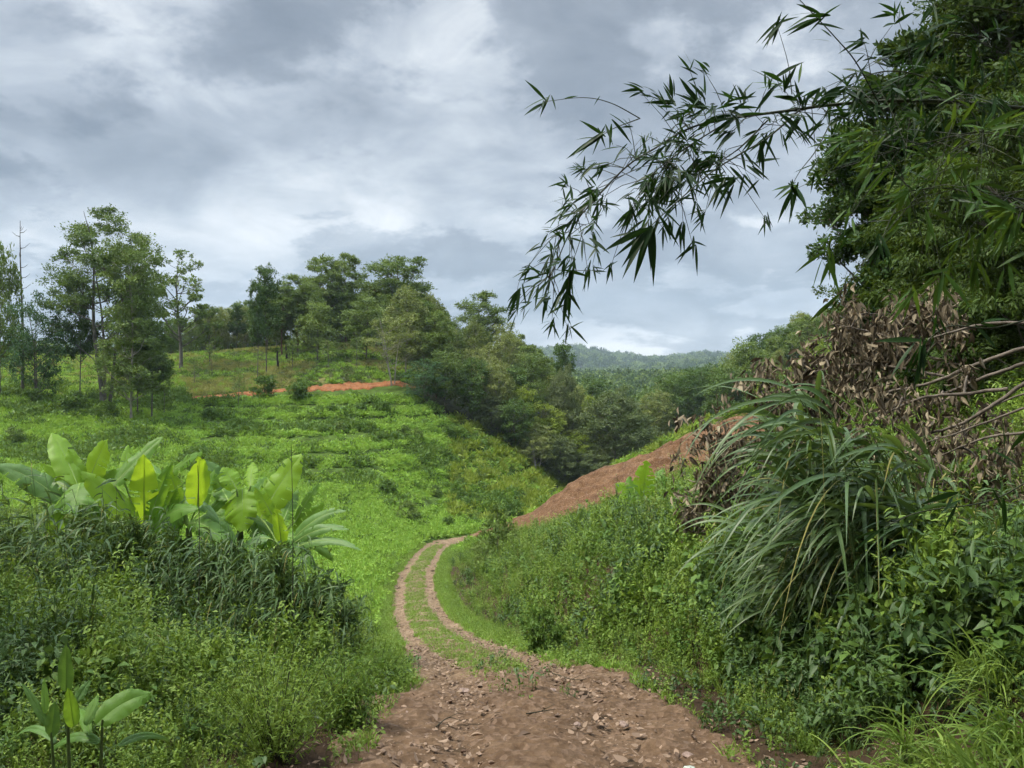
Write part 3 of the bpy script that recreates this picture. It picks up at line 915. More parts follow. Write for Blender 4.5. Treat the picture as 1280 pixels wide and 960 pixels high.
    # sparse seedlings and tufts on the bare earth beside the worn surface near the camera
    T2 = [t_grass(14, 12, 0.16, 0.006, droop=0.5, spread=0.06, up=0.8), t_weed(15, 0.10, 5, 5, 0.03, 0.018, mat='lf_weed', spread=0.08, stemr=0.0012), t_weed(16, 0.22, 5, 7, 0.045, 0.022, mat='lf_weed_dark', spread=0.12, stemr=0.002)]
    x, y, px = sample_wedge(2600, 3.5, 13, 200, 1300)
    off, s_, w = track_coord(x, y)
    q = np.abs(off) - w
    k = (q > -0.25) & (q < 1.1) & (fbm(x * 1.5, y * 1.5, 33, 3) > 0.47)
    k |= (np.abs(off) < 0.5) & (y > 8) & (rngS.uniform(size=len(x)) < 0.12)
    put('track_seedlings', x[k], y[k], rngS.uniform(0.6, 1.6, k.sum()), rngS.integers(0, 3, k.sum()), T2, 'small seedlings and tufts on the bare earth beside the track')
    # --- lush field over the valley side
    T = [t_clump(21, 0.6, 0.55, 50, 0.36, 0.15), t_clump(22, 0.75, 0.68, 64, 0.42, 0.13), t_clump(23, 0.5, 0.46, 50, 0.30, 0.12), t_clump(24, 0.75, 0.95, 70, 0.42, 0.17, mat='lf_field_dark'), t_clump(25, 0.7, 0.8, 44, 0.62, 0.13, up=1.0, mat='lf_lime')]
    x, y, px = sample_wedge(36000, 20, 108.5, -40, 860)
    off, s_, w = track_coord(x, y)
    keep = (np.abs(off) > w + 0.5) & ((off < 0) | (y > 44)) & (dirt_mask(x, y) < 0.1) & (y < edge_forest(x) + 1.5) & ~((px > 560) & (y < 47))
    keep &= ~((px > 560) & (x > (y - 60) * 0.62 + 3) & (y < 90))
    z = ground(x, y)
    yc_ = np.interp(px, [150, 225, 320, 440, 528], [100, 103, 106.3, 107.2, 107.2])
    keep &= ~((px > 232) & (px < 510) & (y > yc_ - 2.6))
    row = np.mod((z + 0.9 * (fbm(x / 14, y / 14, 88, 2) - 0.5)) / 1.4, 1)
    rows = (row > 0.55) & (y > 62) & (px > 250) & (fbm(x / 9, y / 9, 89, 2) > 0.36)
    keep &= ~(rows & (rngS.uniform(size=len(x)) < 0.95))
    patch = fbm(x / 5, y / 5, 63, 3)
    r = rngS.uniform(size=len(x))
    idx = np.where(r < .35, 0, np.where(r < .6, 1, 2))
    darkp = np.clip((patch - 0.57) * 4, 0, 0.45) * (y > 66) + 0.03
    idx = np.where(rngS.uniform(size=len(x)) < darkp, 3, idx)
    idx = np.where((px > 560) & (y > 70) & (r < .5) & (patch < 0.6), 4, idx)
    sc = rngS.uniform(0.6, 1.3, len(x)) * np.interp(y, [20, 34, 60, 75, 108], [0.35, 0.42, 0.55, 0.75, 0.95])
    sc *= np.where(idx == 3, 1.15, 1.0)
    put('field_greenery', x[keep], y[keep], sc[keep], idx[keep], T, 'bright green leafy ground cover over the valley slope', -0.05)
    # --- hilltop with yellowish grass
    T = [t_clump(31, 0.6, 0.35, 50, 0.34, 0.06, mat='lf_dry', up=0.9), t_clump(32, 0.5, 0.4, 50, 0.3, 0.09, mat='lf_field'), t_clump(33, 0.55, 0.5, 50, 0.3, 0.12, mat='lf_field_dark'), t_clump(34, 0.5, 0.35, 50, 0.3, 0.10, mat='lf_grey')]
    x, y, px = sample_wedge(15000, 88, 152, -40, 600)
    keep = ~((y > edge_forest(x) + 2) & (x > -14)) & (y > np.interp(px, [0, 215, 230, 320, 440, 530], [98, 100, 104.8, 108, 109, 109]))
    r = rngS.uniform(size=len(x)); pt = fbm(x / 7, y / 7, 81, 3)
    lf = px < 230
    idx = np.where(lf, np.where(r < .55, 1, np.where(r < .9, 0, 2)), np.where(pt > 0.55, np.where(r < .5, 1, np.where(r < .8, 3, 2)), np.where(r < .75, 0, np.where(r < .9, 3, 1))))
    put('hilltop_grass', x[keep], y[keep], (rngS.uniform(0.6, 1.4, len(x)) * 1.05)[keep], idx[keep], T, 'yellowish rough grass over the hill top among the trees', -0.03)
    # --- green slope beyond the dirt crest, right valley side
    T = [t_clump(41, 0.7, 0.6, 60, 0.3, 0.12, mat='lf_field'), t_clump(42, 0.9, 0.9, 80, 0.34, 0.14, mat='lf_lime'), t_clump(43, 0.9, 1.0, 80, 0.34, 0.14, mat='lf_mid')]
    x, y, px = sample_wedge(9000, 57, 120, 770, 1300)
    keep = dirt_mask(x, y) < -0.2
    put('slope_scrub', x[keep], y[keep], (rngS.uniform(0.6, 1.3, len(x)) * np.interp(y, [56, 120], [0.7, 1.5]))[keep], rngS.choice([0, 0, 1, 2], keep.sum()), T, 'low green scrub on the slope behind the bare earth crest', -0.05)
    # --- right slope between the bank and the trees
    T = [t_clump(51, 0.4, 0.5, 70, 0.16, 0.06, mat='lf_weed'), t_clump(52, 0.5, 0.7, 80, 0.2, 0.06, mat='lf_weed_dark')]
    x, y, px = sample_wedge(4200, 24, 60, 900, 1420)
    keep = (dirt_mask(x, y) < -0.2)
    put('hillside_weeds', x[keep], y[keep], rngS.uniform(0.8, 1.9, keep.sum()), rngS.choice([0, 0, 1], keep.sum()), T, 'leafy weeds covering the rising ground on the right', -0.03)
    # --- fallen brown leaves and sticks under the felled trees
    T = [t_clump(61, 0.30, 0.16, 40, 0.13, 0.045, mat='lf_withered', up=-0.2), t_clump(62, 0.4, 0.22, 50, 0.15, 0.04, mat='lf_withered', up=0.0)]
    x, y, px = sample_wedge(1500, 8.4, 18, 1010, 1420)
    k = (px > 1010 + (13 - y) * 12) & (fbm(x, y, 51, 3) > 0.36)
    put('dead_leaf_layer', x[k], y[k], rngS.uniform(0.7, 1.5, k.sum()), rngS.integers(0, 2, k.sum()), T, 'layer of dead brown leaves and sticks under the felled trees on the bank', 0.02)
    # --- gravel pressed into the track
    T = []
    for k in range(4):
        rng = np.random.default_rng(300 + k)
        bm = bmesh.new(); bmesh.ops.create_icosphere(bm, subdivisions=1, radius=0.05)
        for v in bm.verts:
            v.co = v.co * (1 + 0.3 * rng.normal() * 0.6); v.co.z *= 0.6; v.co.x *= 1.2
        me = bpy.data.meshes.new('pebble'); bm.to_mesh(me); bm.free()
        me.attributes.new('v', 'FLOAT', 'POINT')
        me.materials.append(M['pebble'])
        T.append(me)
    n = 14000
    y = (4.0 ** 1.1 + rngS.uniform(0, 1, n) * (34.0 ** 1.1 - 4.0 ** 1.1)) ** (1 / 1.1)
    u = rngS.uniform(-1.1, 1.1, n); cw = np.interp(y, CY[200:], CW[200:])
    x = np.interp(y, CY[200:], CX[200:]) + u * cw
    k = fbm(x * 1.1 + 7, y * 1.1, 27, 3) + 0.1 * rngS.uniform(size=n) > 0.48
    k &= ~((np.abs(u * cw) < 0.42) & (y > 11))
    k &= rngS.uniform(size=n) < np.interp(y, [4, 10, 15, 34], [1, 0.9, 0.3, 0.12])
    x = x[k]; y = y[k]
    put('track_gravel', x, y, 0.08 + 0.62 * rngS.uniform(0, 1, len(x)) ** 4, rngS.integers(0, 4, len(x)), T, 'small stones and clods pressed into the earth of the track', 0.0, 0.4)
    # --- leaf litter and chips on the track
    T = []
    for k in range(5):
        rng = np.random.default_rng(200 + k)
        mb = MB()
        n = 1
        th = rng.uniform(0, 6.28)
        P = np.array([[0, 0, 0.008]]); D = np.array([[math.cos(th), math.sin(th), 0.05]])
        blades(mb, P, D, np.array([[0, 0, 1.0]]) + rng.normal(size=(1, 3)) * 0.25, 0.10 * rng.uniform(0.7, 1.2), 0.05 * rng.uniform(0.5, 1.4), 4, rng.uniform(-0.25, 0.1), rng.uniform(-0.5, 0.5), 'leaf', rng.uniform(0, 1))
        T.append(mb.mesh('litter', M['lf_litter']))
    n = 11000
    y = (4.0 ** 1.2 + rngS.uniform(0, 1, n) * (19.0 ** 1.2 - 4.0 ** 1.2)) ** (1 / 1.2)
    u = rngS.normal(size=n) * 0.75
    cxy = np.interp(y, CY[200:], CX[200:]); cw = np.interp(y, CY[200:], CW[200:])
    x = cxy + u * cw
    k = (fbm(x * 1.3, y * 1.3, 17, 3) > 0.40) & (np.abs(u) < 1.7)
    x = x[k]; y = y[k]
    z = ground(x, y) + 0.012
    scatter('leaf_litter', np.stack([x, y, z], -1), rngS.uniform(0, 6.28, len(x)), 0.16 + 0.75 * rngS.uniform(0, 1, len(x)) ** 2.5, rngS.integers(0, 5, len(x)), T, 'small dry brown leaves and bark chips strewn on the track', rngS.normal(size=(len(x), 2)) * 0.25)
build_undergrowth()
# ------------------------------------------------------------------ trees
def crown_w(shape, t):
    if shape == 'dome':   return math.sqrt(max(0.0, 1 - (1.45 * t - 0.45) ** 2)) * 1.0
    if shape == 'cone':   return (1 - t) ** 0.7 * 0.95 + 0.12
    if shape == 'round':  return math.sqrt(max(0.02, 1 - (2 * t - 1) ** 2))
    if shape == 'top':    return 0.35 + 0.75 * math.sin(math.pi * min(1, t * 0.62 + 0.25))
    if shape == 'column': return 0.75 + 0.25 * math.sin(9 * t) - 0.5 * max(0, t - 0.7) / 0.3
    return 1

def make_tree(seed, H=15, lo=0.35, wid=0.28, shape='dome', clumps=26, cr=0.10, subs=11, leaves=22, leaf=0.24, flat=0.65, tr=0.16, leaf_m='lf_mid', bark='bark_grey',
              lean=0.0, trunks=1, spread=0.0, aspect=0.5, droop=0.0, bare=0, curve=0.04):
    """tapered trunk, limbs to each leaf mass, twigs inside it, and small leaves round the twig ends"""
    rng = np.random.default_rng(seed)
    wood = MB(); crown = MB()
    stems = []
    for k in range(trunks):
        a = rng.uniform(0, 6.28) if trunks > 1 else 0
        r0 = 0.02 * H * (trunks > 1)
        top = np.array([spread * H * math.cos(a) + lean * H, spread * H * math.sin(a), H * (0.93 if k == 0 else rng.uniform(0.72, 0.9))])
        base = np.array([r0 * math.cos(a), r0 * math.sin(a), -0.3])
        n = 12
        t = np.linspace(0, 1, n)
        c = base + (top - base) * t[:, None] ** np.array([1.3, 1.3, 1.0])
        c[:, 0] += curve * H * 0.5 * np.sin(t * rng.uniform(3, 7) + rng.uniform(0, 6)) * t
        c[:, 1] += curve * H * 0.5 * np.sin(t * rng.uniform(3, 7) + rng.uniform(0, 6)) * t
        rad = tr * (1 if k == 0 else 0.75) * ((1 - t) ** 0.8 * 0.92 + 0.08)
        rad[0] *= 1.35
        tube(wood, c, rad, 8, 0.5)
        stems.append((c, rad))
    pts = []
    for _ in range(clumps):
        best = None; bd = -1
        for _ in range(9):
            t = rng.uniform(0, 1)
            z = H * (lo + (1 - lo) * t)
            w = wid * H * crown_w(shape, t) * math.sqrt(rng.uniform(0.02, 1))
            a = rng.uniform(0, 6.28)
            zi = z / H
            q = np.array([w * math.cos(a) + lean * H * zi ** 1.3, w * math.sin(a), z - cr * H * 0.4])
            d = min([np.linalg.norm(q - p) for p in pts], default=9e9)
            if d > bd: bd = d; best = q
        pts.append(best)
    P = []; D = []; V = []; NN = []; leaves = int(leaves * 1.35)
    for ci, p in enumerate(pts):
        c, rad = stems[rng.integers(len(stems))]
        hz = np.clip(p[2] - (0.35 + 0.5 * rng.uniform()) * np.hypot(*(p[:2] - np.interp(p[2], c[:, 2], c[:, 0]) * 0)) - 0.4, H * 0.12, H * 0.9)
        a0 = np.array([np.interp(hz, c[:, 2], c[:, q]) for q in range(3)])
        r0 = float(np.interp(hz, c[:, 2], rad))
        ctrl = a0 * 0.45 + p * 0.55; ctrl[2] = min(a0[2], p[2]) + abs(p[2] - a0[2]) * 0.35
        ctrl += rng.normal(size=3) * 0.02 * H
        b = bez(a0, ctrl, p, 7)
        rr = min(r0 * 0.6, 0.010 * H * rng.uniform(0.3, 0.6))
        tube(wood, b, np.linspace(rr, rr * 0.3, 7), 5, 0.5)
        R_ = cr * H * rng.uniform(0.7, 1.3)
        d = rdir(rng, subs, 0.25)
        sc = p + d * rng.uniform(0.35, 1.0, (subs, 1)) * R_ * [1, 1, flat]
        for s_ in sc[::2]:
            tube(wood, np.array([b[4], (b[5] + s_) / 2, s_]), [rr * 0.35, rr * 0.25, rr * 0.1], 3, 0.5)
        if ci < bare:
            continue
        base = rng.uniform(0, 1)
        for s_ in sc:
            n = int(leaves * rng.uniform(0.5, 1.4))
            q = s_ + rng.normal(size=(n, 3)) * R_ * [0.17, 0.17, 0.11]
            dd = unit((q - p) / R_ + 0.8 * rng.normal(size=(n, 3)) + [0, 0, 0.1 - droop])
            P.append(q); D.append(dd); V.append(np.clip(0.6 * base + rng.uniform(0, 0.4, n), 0, 1))
            NN.append(unit((q - p) / R_ * 0.9 + [0, 0, 0.35]) + 0.45 * rng.normal(size=(n, 3)))
    P = np.concatenate(P); D = np.concatenate(D); V = np.concatenate(V)
    n = len(P)
    N = unit(np.concatenate(NN))
    s = leaf * rng.uniform(0.6, 1.35, n)
    diamonds(crown, P, D, N, s, s * aspect, V)
    return wood.mesh('trunk', M[bark]), crown.mesh('crown', M[leaf_m])

SP = {}
def species(key, name, cat, var, **kw):
    kw.setdefault('H', 15)
    SP[key] = (name, cat, [make_tree(500 + hash_s(key) + k, **kw) for k in range(var)], kw['H'], kw.get('wid', .28) * kw['H'] + kw.get('cr', .1) * kw['H'] * 0.8)
def hash_s(s):
    return sum(ord(c) * (i + 3) for i, c in enumerate(s)) * 7

species('broad', 'broadleaf_tree', 'tree', 4, lo=0.32, wid=0.27, shape='dome', clumps=30, cr=0.115, leaf_m='lf_mid', leaf=0.40)
species('olive', 'broadleaf_tree', 'tree', 3, lo=0.25, wid=0.28, shape='round', clumps=30, cr=0.115, leaf_m='lf_olive', leaf=0.38, bark='bark_pale')
species('dark', 'broadleaf_tree', 'tree', 3, lo=0.22, wid=0.28, shape='round', clumps=30, cr=0.125, leaf_m='lf_deep', leaf=0.40)
species('bluish', 'bushy_tree', 'tree', 2, lo=0.22, wid=0.34, shape='round', clumps=34, cr=0.13, leaf_m='lf_blue', leaf=0.34, trunks=3, spread=0.10)
species('pine', 'pine_tree', 'tree', 4, lo=0.50, wid=0.20, shape='top', clumps=30, cr=0.085, flat=0.5, leaf_m='lf_mid', leaf=0.36, aspect=0.36, bark='bark_brown', subs=12, leaves=26)
species('tall', 'slender_tree', 'tree', 2, lo=0.45, wid=0.15, shape='column', clumps=24, cr=0.08, leaf_m='lf_deep', leaf=0.34, tr=0.12, bark='bark_grey')
species('sparse', 'sparse_tree', 'tree', 2, lo=0.35, wid=0.24, shape='dome', clumps=30, cr=0.065, subs=8, leaves=20, leaf_m='lf_mid', leaf=0.32, tr=0.22, bark='bark_grey', bare=5, curve=0.08)
species('grey', 'round_tree', 'tree', 2, lo=0.06, wid=0.34, shape='round', clumps=60, cr=0.10, subs=14, leaves=22, leaf_m='lf_grey', leaf=0.38, aspect=0.4)
species('lime', 'leafy_tree', 'tree', 2, H=10, lo=0.08, wid=0.30, shape='round', clumps=34, cr=0.12, leaf_m='lf_lime', leaf=0.32, aspect=0.4, droop=0.4)
species('pale', 'pale_trunk_tree', 'tree', 2, H=10, lo=0.45, wid=0.30, shape='dome', clumps=22, cr=0.10, subs=9, leaves=16, leaf_m='lf_olive', leaf=0.22, trunks=5, spread=0.18, bark='bark_pale', tr=0.09)
species('shrub', 'shrub', 'shrub', 3, H=2.2, lo=0.05, wid=0.38, shape='round', clumps=14, cr=0.18, subs=8, leaves=12, leaf_m='lf_mid', leaf=0.17, tr=0.03)
species('bush', 'shrub', 'shrub', 3, H=2.2, lo=0.05, wid=0.40, shape='round', clumps=14, cr=0.2, subs=9, leaves=12, leaf_m='lf_field_dark', leaf=0.20, tr=0.03)
species('thicket', 'bush', 'bush', 3, H=2.2, lo=0.03, wid=0.42, shape='round', clumps=26, cr=0.17, subs=10, leaves=22, leaf=0.17, aspect=0.28, tr=0.02, leaf_m='lf_weed_dark', droop=0.3)
species('sapling', 'sapling', 'sapling', 3, H=5, lo=0.45, wid=0.18, shape='dome', clumps=10, cr=0.11, subs=6, leaves=8, leaf_m='lf_mid', leaf=0.2, tr=0.05, bark='bark_grey')

rngT = random.Random(5)
_cnt = {}
def plant(key, px, Y, top=None, h=None, label=None, group=None, wpx=None, dx=0.0, variant=None, rot=None, sink=0.15):
    """put a tree at a view column and depth; its top reaches the picture row given"""
    name, cat, vs, H0, W0 = SP[key]
    b = G(px, Y)
    if h is None:
        h = (480 - top) / F * Y - b[2]
    h = max(h, 0.5)
    s = h / H0
    sw = s
    if wpx is not None:
        sw = (wpx / 2 / F * Y) / W0
    k = _cnt.get(key, 0) if variant is None else variant
    _cnt[key] = k + 1
    wood, crown = vs[k % len(vs)]
    root = obj(name, None, label=label, cat=cat, group=group, loc=(b[0] + dx, b[1], b[2] - sink), rotz=rngT.uniform(0, 6.28) if rot is None else rot, scale=(sw, sw, s))
    obj('trunk', wood, root)
    obj('crown', crown, root)
    return root

GT = 'trees on the left hill top'
# individual trees on the left hill
plant('broad', 0, 96, 296, label='tall tree with a reddish trunk cut off by the left edge of the view', group=GT, wpx=56)
plant('bluish', 48, 95, 368, label='round dark blue-green tree on two stems, second tree from the left edge', group=GT, wpx=98)
plant('tall', 100, 97, 345, label='thin grey trunk with a small sparse head beside the tallest tree', group=GT, wpx=44)
def hill_tree(key, wood_crown, px, Y, label, H, name='broadleaf_tree', group=GT):
    b = G(px, Y)
    root = obj(name, None, label=label, cat='tree', group=group, loc=(b[0], b[1], b[2] - 0.2))
    obj('trunk', wood_crown[0], root); obj('crown', wood_crown[1], root)
h1 = (480 - 254) / F * 97 - G(132, 97)[2]
hill_tree('x', make_tree(901, H=h1, lo=0.42, wid=0.26, shape='dome', clumps=34, cr=0.085, subs=15, leaves=46, leaf=0.30, tr=0.30, leaf_m='lf_mid', trunks=3, spread=0.16, curve=0.05), 132, 97, 'tallest tree of the left hill, forked grey trunk and broken domed crown', h1)
h2 = (480 - 292) / F * 88 - G(164, 88)[2]
hill_tree('x', make_tree(905, H=h2, lo=0.18, wid=0.155, shape='column', clumps=50, cr=0.07, subs=12, leaves=34, leaf=0.28, tr=0.15, leaf_m='lf_mid', bark='bark_pale', curve=0.02), 164, 88, 'slim tree with a straight pale trunk in front of the tallest tree', h2, 'pale_trunk_tree')
plant('tall', 172, 91, 330, label='dark narrow tree close behind the straight pale trunk', group=GT, wpx=50)
plant('tall', 190, 90, 400, label='small drooping tree at the foot of the pale trunked tree, on its right', group=GT, wpx=62)
plant('sparse', 226, 124, 312, label='open crowned tree with bare dark limbs showing against the sky', group=GT, wpx=96)
plant('sparse', 262, 126, 372, label='low thin tree right of the open crowned tree', group=GT, wpx=40)
plant('tall', 333, 117, 334, label='slender tree with a small airy crown on a pale bare stem, mid hill', group=GT, wpx=48)
plant('tall', 322, 112, 350, label='bare pale pole of a tree with only a tuft on top', group=GT, wpx=30)
plant('pine', 372, 132, 343, label='round topped pine left of the highest pines', group=GT, wpx=54)
plant('pine', 403, 140, 320, label='high pine with an open crown, left one of the highest pair', group=GT, wpx=60)
plant('pine', 432, 142, 318, label='high pine with an open crown, right one of the highest pair', group=GT, wpx=56)
plant('pine', 500, 138, 320, label='broad pointed pine towering over the middle of the wood', group=GT, wpx=96)
plant('broad', 397, 122, 375, label='leafy tree with a pale trunk standing in front of the highest pines', group=GT, wpx=56)
plant('broad', 458, 122, 366, label='broad leafy tree above the grassy hill brow', group=GT, wpx=70)
plant('pale', 492, 107.5, 385, label='tree of many pale stems rising from the end of the red path', group=GT, wpx=84)
plant('bluish', 532, 104.5, 447, label='low round blue-green tree on thin stems at the corner of the wood', group=GT, wpx=68)
plant('pine', 600, 146, 364, label='flat topped pine standing clear of the wood on its right shoulder', group=GT, wpx=66)
plant('tall', 706, 132, 430, label='single tall dark tree with a rounded head at the right end of the wood', group=GT, wpx=44)
# bare snag
def snag(px, Y, top, label, seed, group=None, n=16):
    rng = np.random.default_rng(seed)
    b = G(px, Y); h = (480 - top) / F * Y - b[2]
    mb = MB()
    t = np.linspace(0, 1, 10)
    c = np.stack([0.15 * np.sin(t * 5), 0.1 * np.cos(t * 4), -0.3 + t * (h + 0.3)], -1)
    tube(mb, c, 0.20 * (1 - t) + 0.03, 7)
    for k in range(n):
        z = h * rng.uniform(0.4, 0.97); a = rng.uniform(0, 6.28); l = rng.uniform(0.4, 1.4)
        p = np.array([np.interp(z, c[:, 2], c[:, 0]), np.interp(z, c[:, 2], c[:, 1]), z])
        d = np.array([math.cos(a), math.sin(a), 0.3])
        tube(mb, np.array([p, p + d * l * 0.5, p + d * l + [0, 0, l * 0.35]]), [0.05, 0.035, 0.015], 4)
    root = obj('dead_tree', None, label=label, cat='dead tree', group=group, loc=b)
    obj('trunk', mb.mesh('trunk', M['bark_grey']), root)

snag(27, 99, 276, 'leafless dead trunk with short snapped branches near the left edge', 3)

# trees filling the ridge and the wood that drops to the valley
sky_px = [225, 260, 300, 340, 380, 420, 460, 500, 540, 565, 600, 640, 670, 700, 725, 745, 765, 790]
sky_py = [392, 378, 372, 352, 348, 345, 352, 350, 362, 392, 384, 398, 425, 452, 468, 482, 500, 520]
GB = 'trees along the back of the hill top'
LOOK = {'broad': 'mid green', 'dark': 'dark green', 'olive': 'olive green', 'pine': 'pine-like', 'tall': 'narrow', 'lime': 'lime green', 'pale': 'pale stemmed', 'grey': 'grey green'}
ORD = ['leftmost', 'second from left', 'third from left', 'fourth from left', 'fifth from left', 'sixth from left', 'seventh from left', 'eighth from left', 'ninth from left']
def fill(n, px0, px1, y0, y1, keys, label, group, marks, wmul=1.0, gap=2.6, hmin=4, hmax=17, seed=1, under=6, cond=None, topf=None):
    """trees spread over one part of the woods, each kept below the skyline of its view column"""
    rng = random.Random(seed)
    done = []; specs = []
    tries = 0
    while len(done) < n and tries < n * 40:
        tries += 1
        px = rng.uniform(px0, px1); Y = rng.uniform(y0, y1)
        x = (px - 640) / F * Y
        if cond and not cond(px, x, Y): continue
        if any(math.hypot(x - a, Y - b) < gap for a, b in done): continue
        top = np.interp(px, sky_px, sky_py) if topf is None else topf(px, Y)
        g = G(px, Y)
        hs = (480 - (top + rng.uniform(0, under))) / F * Y - g[2]
        h = min(hs, hmax * rng.uniform(0.6, 1.0))
        if h < hmin: continue
        done.append((x, Y))
        key = rng.choice(keys)
        w = h * F / Y * rng.uniform(0.5, 0.8) * wmul
        place = [m for p, m in marks if px < p][0]
        depth = 'front' if Y < y0 + (y1 - y0) * 0.34 else ('middle' if Y < y0 + (y1 - y0) * 0.67 else 'back')
        specs.append((px, Y, h, w, key, f'{LOOK[key]} {label}, {place}, {depth} rank'))
    specs.sort()
    seen = {}
    for sp in specs: seen.setdefault(sp[5], []).append(sp)
    for lab, same in seen.items():
        for q, (px, Y, h, w, key, _) in enumerate(same):
            full = lab if len(same) == 1 else lab + (', left one' if q == 0 else ', right one') if len(same) == 2 else lab + ', ' + ORD[min(q, 8)]
            plant(key, px, Y, h=h, label=full, group=group, wpx=w)
    return done
fill(34, 212, 470, 144, 160, ['broad', 'dark', 'olive', 'broad', 'tall'], 'tree behind the brow', GB, [(290, 'by the open crowned tree'), (350, 'by the airy slender tree'), (410, 'under the highest pines'), (999, 'right of the highest pines')], seed=2, gap=3.8, hmin=6, hmax=16, under=14, wmul=0.85)
fill(20, 330, 560, 128, 150, ['broad', 'pine', 'dark', 'pine', 'broad'], 'tree on the ridge', GB + ', high part', [(400, 'left of the highest pines'), (460, 'at the highest pines'), (510, 'under the broad pointed pine'), (999, 'near the flat topped pine')], seed=3, gap=4.6, hmin=7, hmax=17, under=18, wmul=0.8)
LW = 'tree in the wood'
GW = 'trees of the wood on the left slope'
fill(46, 505, 735, 110, 165, ['broad', 'olive', 'tall', 'broad', 'pine', 'olive', 'pale', 'olive', 'dark', 'grey', 'lime', 'pale'], LW, GW, [(560, 'above the round tree'), (610, 'below the flat pine'), (660, 'in the middle'), (700, 'left of the tall dark tree'), (999, 'around the tall dark tree')], seed=4, gap=4.6, hmin=5, hmax=17, under=22, wmul=0.80, cond=lambda px, x, Y: Y > edge_forest(x) + 3)
# the near edge of the wood, smaller trees of various greens
GE = 'small trees along the lower edge of the wood'
for key, px, dY, h, w, lab in [
    ('broad', 556, 1.5, 9, 60, 'small round tree at the wood edge next to the blue-green one'),
    ('dark', 590, 2, 10, 62, 'dark small tree with shaded stems at the upper wood edge'),
    ('olive', 622, 2, 11, 58, 'olive small tree with thin pale stems at the wood edge'),
    ('grey', 615, 0.5, 6, 46, 'greyish bushy tree low at the wood edge'),
    ('lime', 655, 1, 9.5, 56, 'lime green feathery tree half way down the wood edge'),
    ('dark', 643, -2, 8.0, 60, 'dark blue-black bushy tree jutting from the wood edge'),
    ('lime', 690, 2, 9, 56, 'lime green feathery tree lower down the wood edge'),
    ('olive', 672, -3, 6.5, 54, 'olive bush tree leaning out over the field'),
    ('pale', 672, -6, 6.0, 50, 'thin pale stemmed sapling tree at the foot of the wood edge'),
    ('grey', 700, -5, 7.0, 60, 'grey green bushy tree at the bottom corner of the wood'),
    ('lime', 722, -3, 7.5, 56, 'lime green bush in the valley bottom below the wood'),
    ('olive', 706, 4, 9, 60, 'rounded olive tree above the valley bottom bushes'),
    ('grey', 742, -8, 5.5, 60, 'low grey green bush where the bare slope meets the valley'),
    ('olive', 730, 6, 10, 60, 'olive tree between the single tall tree and the valley')]:
    Y = float(edge_forest((px - 640) / F * 108)) + dY
    plant(key, px, Y, h=h, label=lab, group=GE, wpx=w)
# valley and right hillside
GV = 'trees in the valley behind the bare crest'
plant('grey', 768, 112, 484, label='large round grey green tree filling the valley beside the bare slope', group=GV, wpx=112)
plant('grey', 800, 122, 512, label='second grey green tree half hidden by the large round one', group=GV, wpx=70)
plant('dark', 742, 150, 470, label='dark tree with yellow tips behind the large round tree', group=GV, wpx=72)
plant('dark', 838, 170, 462, label='big dark domed tree with a pale trunk in the middle of the valley', group=GV, wpx=78)
right_top = lambda px, Y: np.interp(px, [780, 815, 850, 880, 900, 930, 960, 985, 1010, 1040, 1075, 1120, 1300], [500, 470, 462, 450, 432, 418, 395, 386, 384, 376, 368, 350, 330])
LR_ = 'tree across the valley'
GR = 'trees on the far right hillside'
fill(22, 780, 900, 150, 215, ['dark', 'broad', 'dark', 'olive'], LR_, GR, [(830, 'beside the big domed tree'), (865, 'right of the domed tree'), (999, 'above the bare crest')], seed=6, gap=4.5, hmin=6, hmax=19, topf=right_top, under=22, wmul=1.15)
fill(34, 890, 1130, 130, 190, ['dark', 'broad', 'olive', 'dark', 'broad'], 'tree on the right skyline', GR + ', skyline part', [(940, 'at the low end'), (1000, 'at the step'), (1060, 'above the withered leaves'), (9999, 'by the bank trees')], seed=7, gap=4.2, hmin=4, hmax=15, topf=right_top, under=18, wmul=1.15)
fill(14, 940, 1090, 96, 125, ['olive', 'broad', 'lime'], 'tree above the bare slope', 'small trees above the bare slope', [(990, 'near the crest'), (1040, 'half way up'), (9999, 'behind the withered leaves')], seed=8, gap=3.5, hmin=2, hmax=7, topf=lambda px, Y: right_top(px, Y) + 25, under=20)

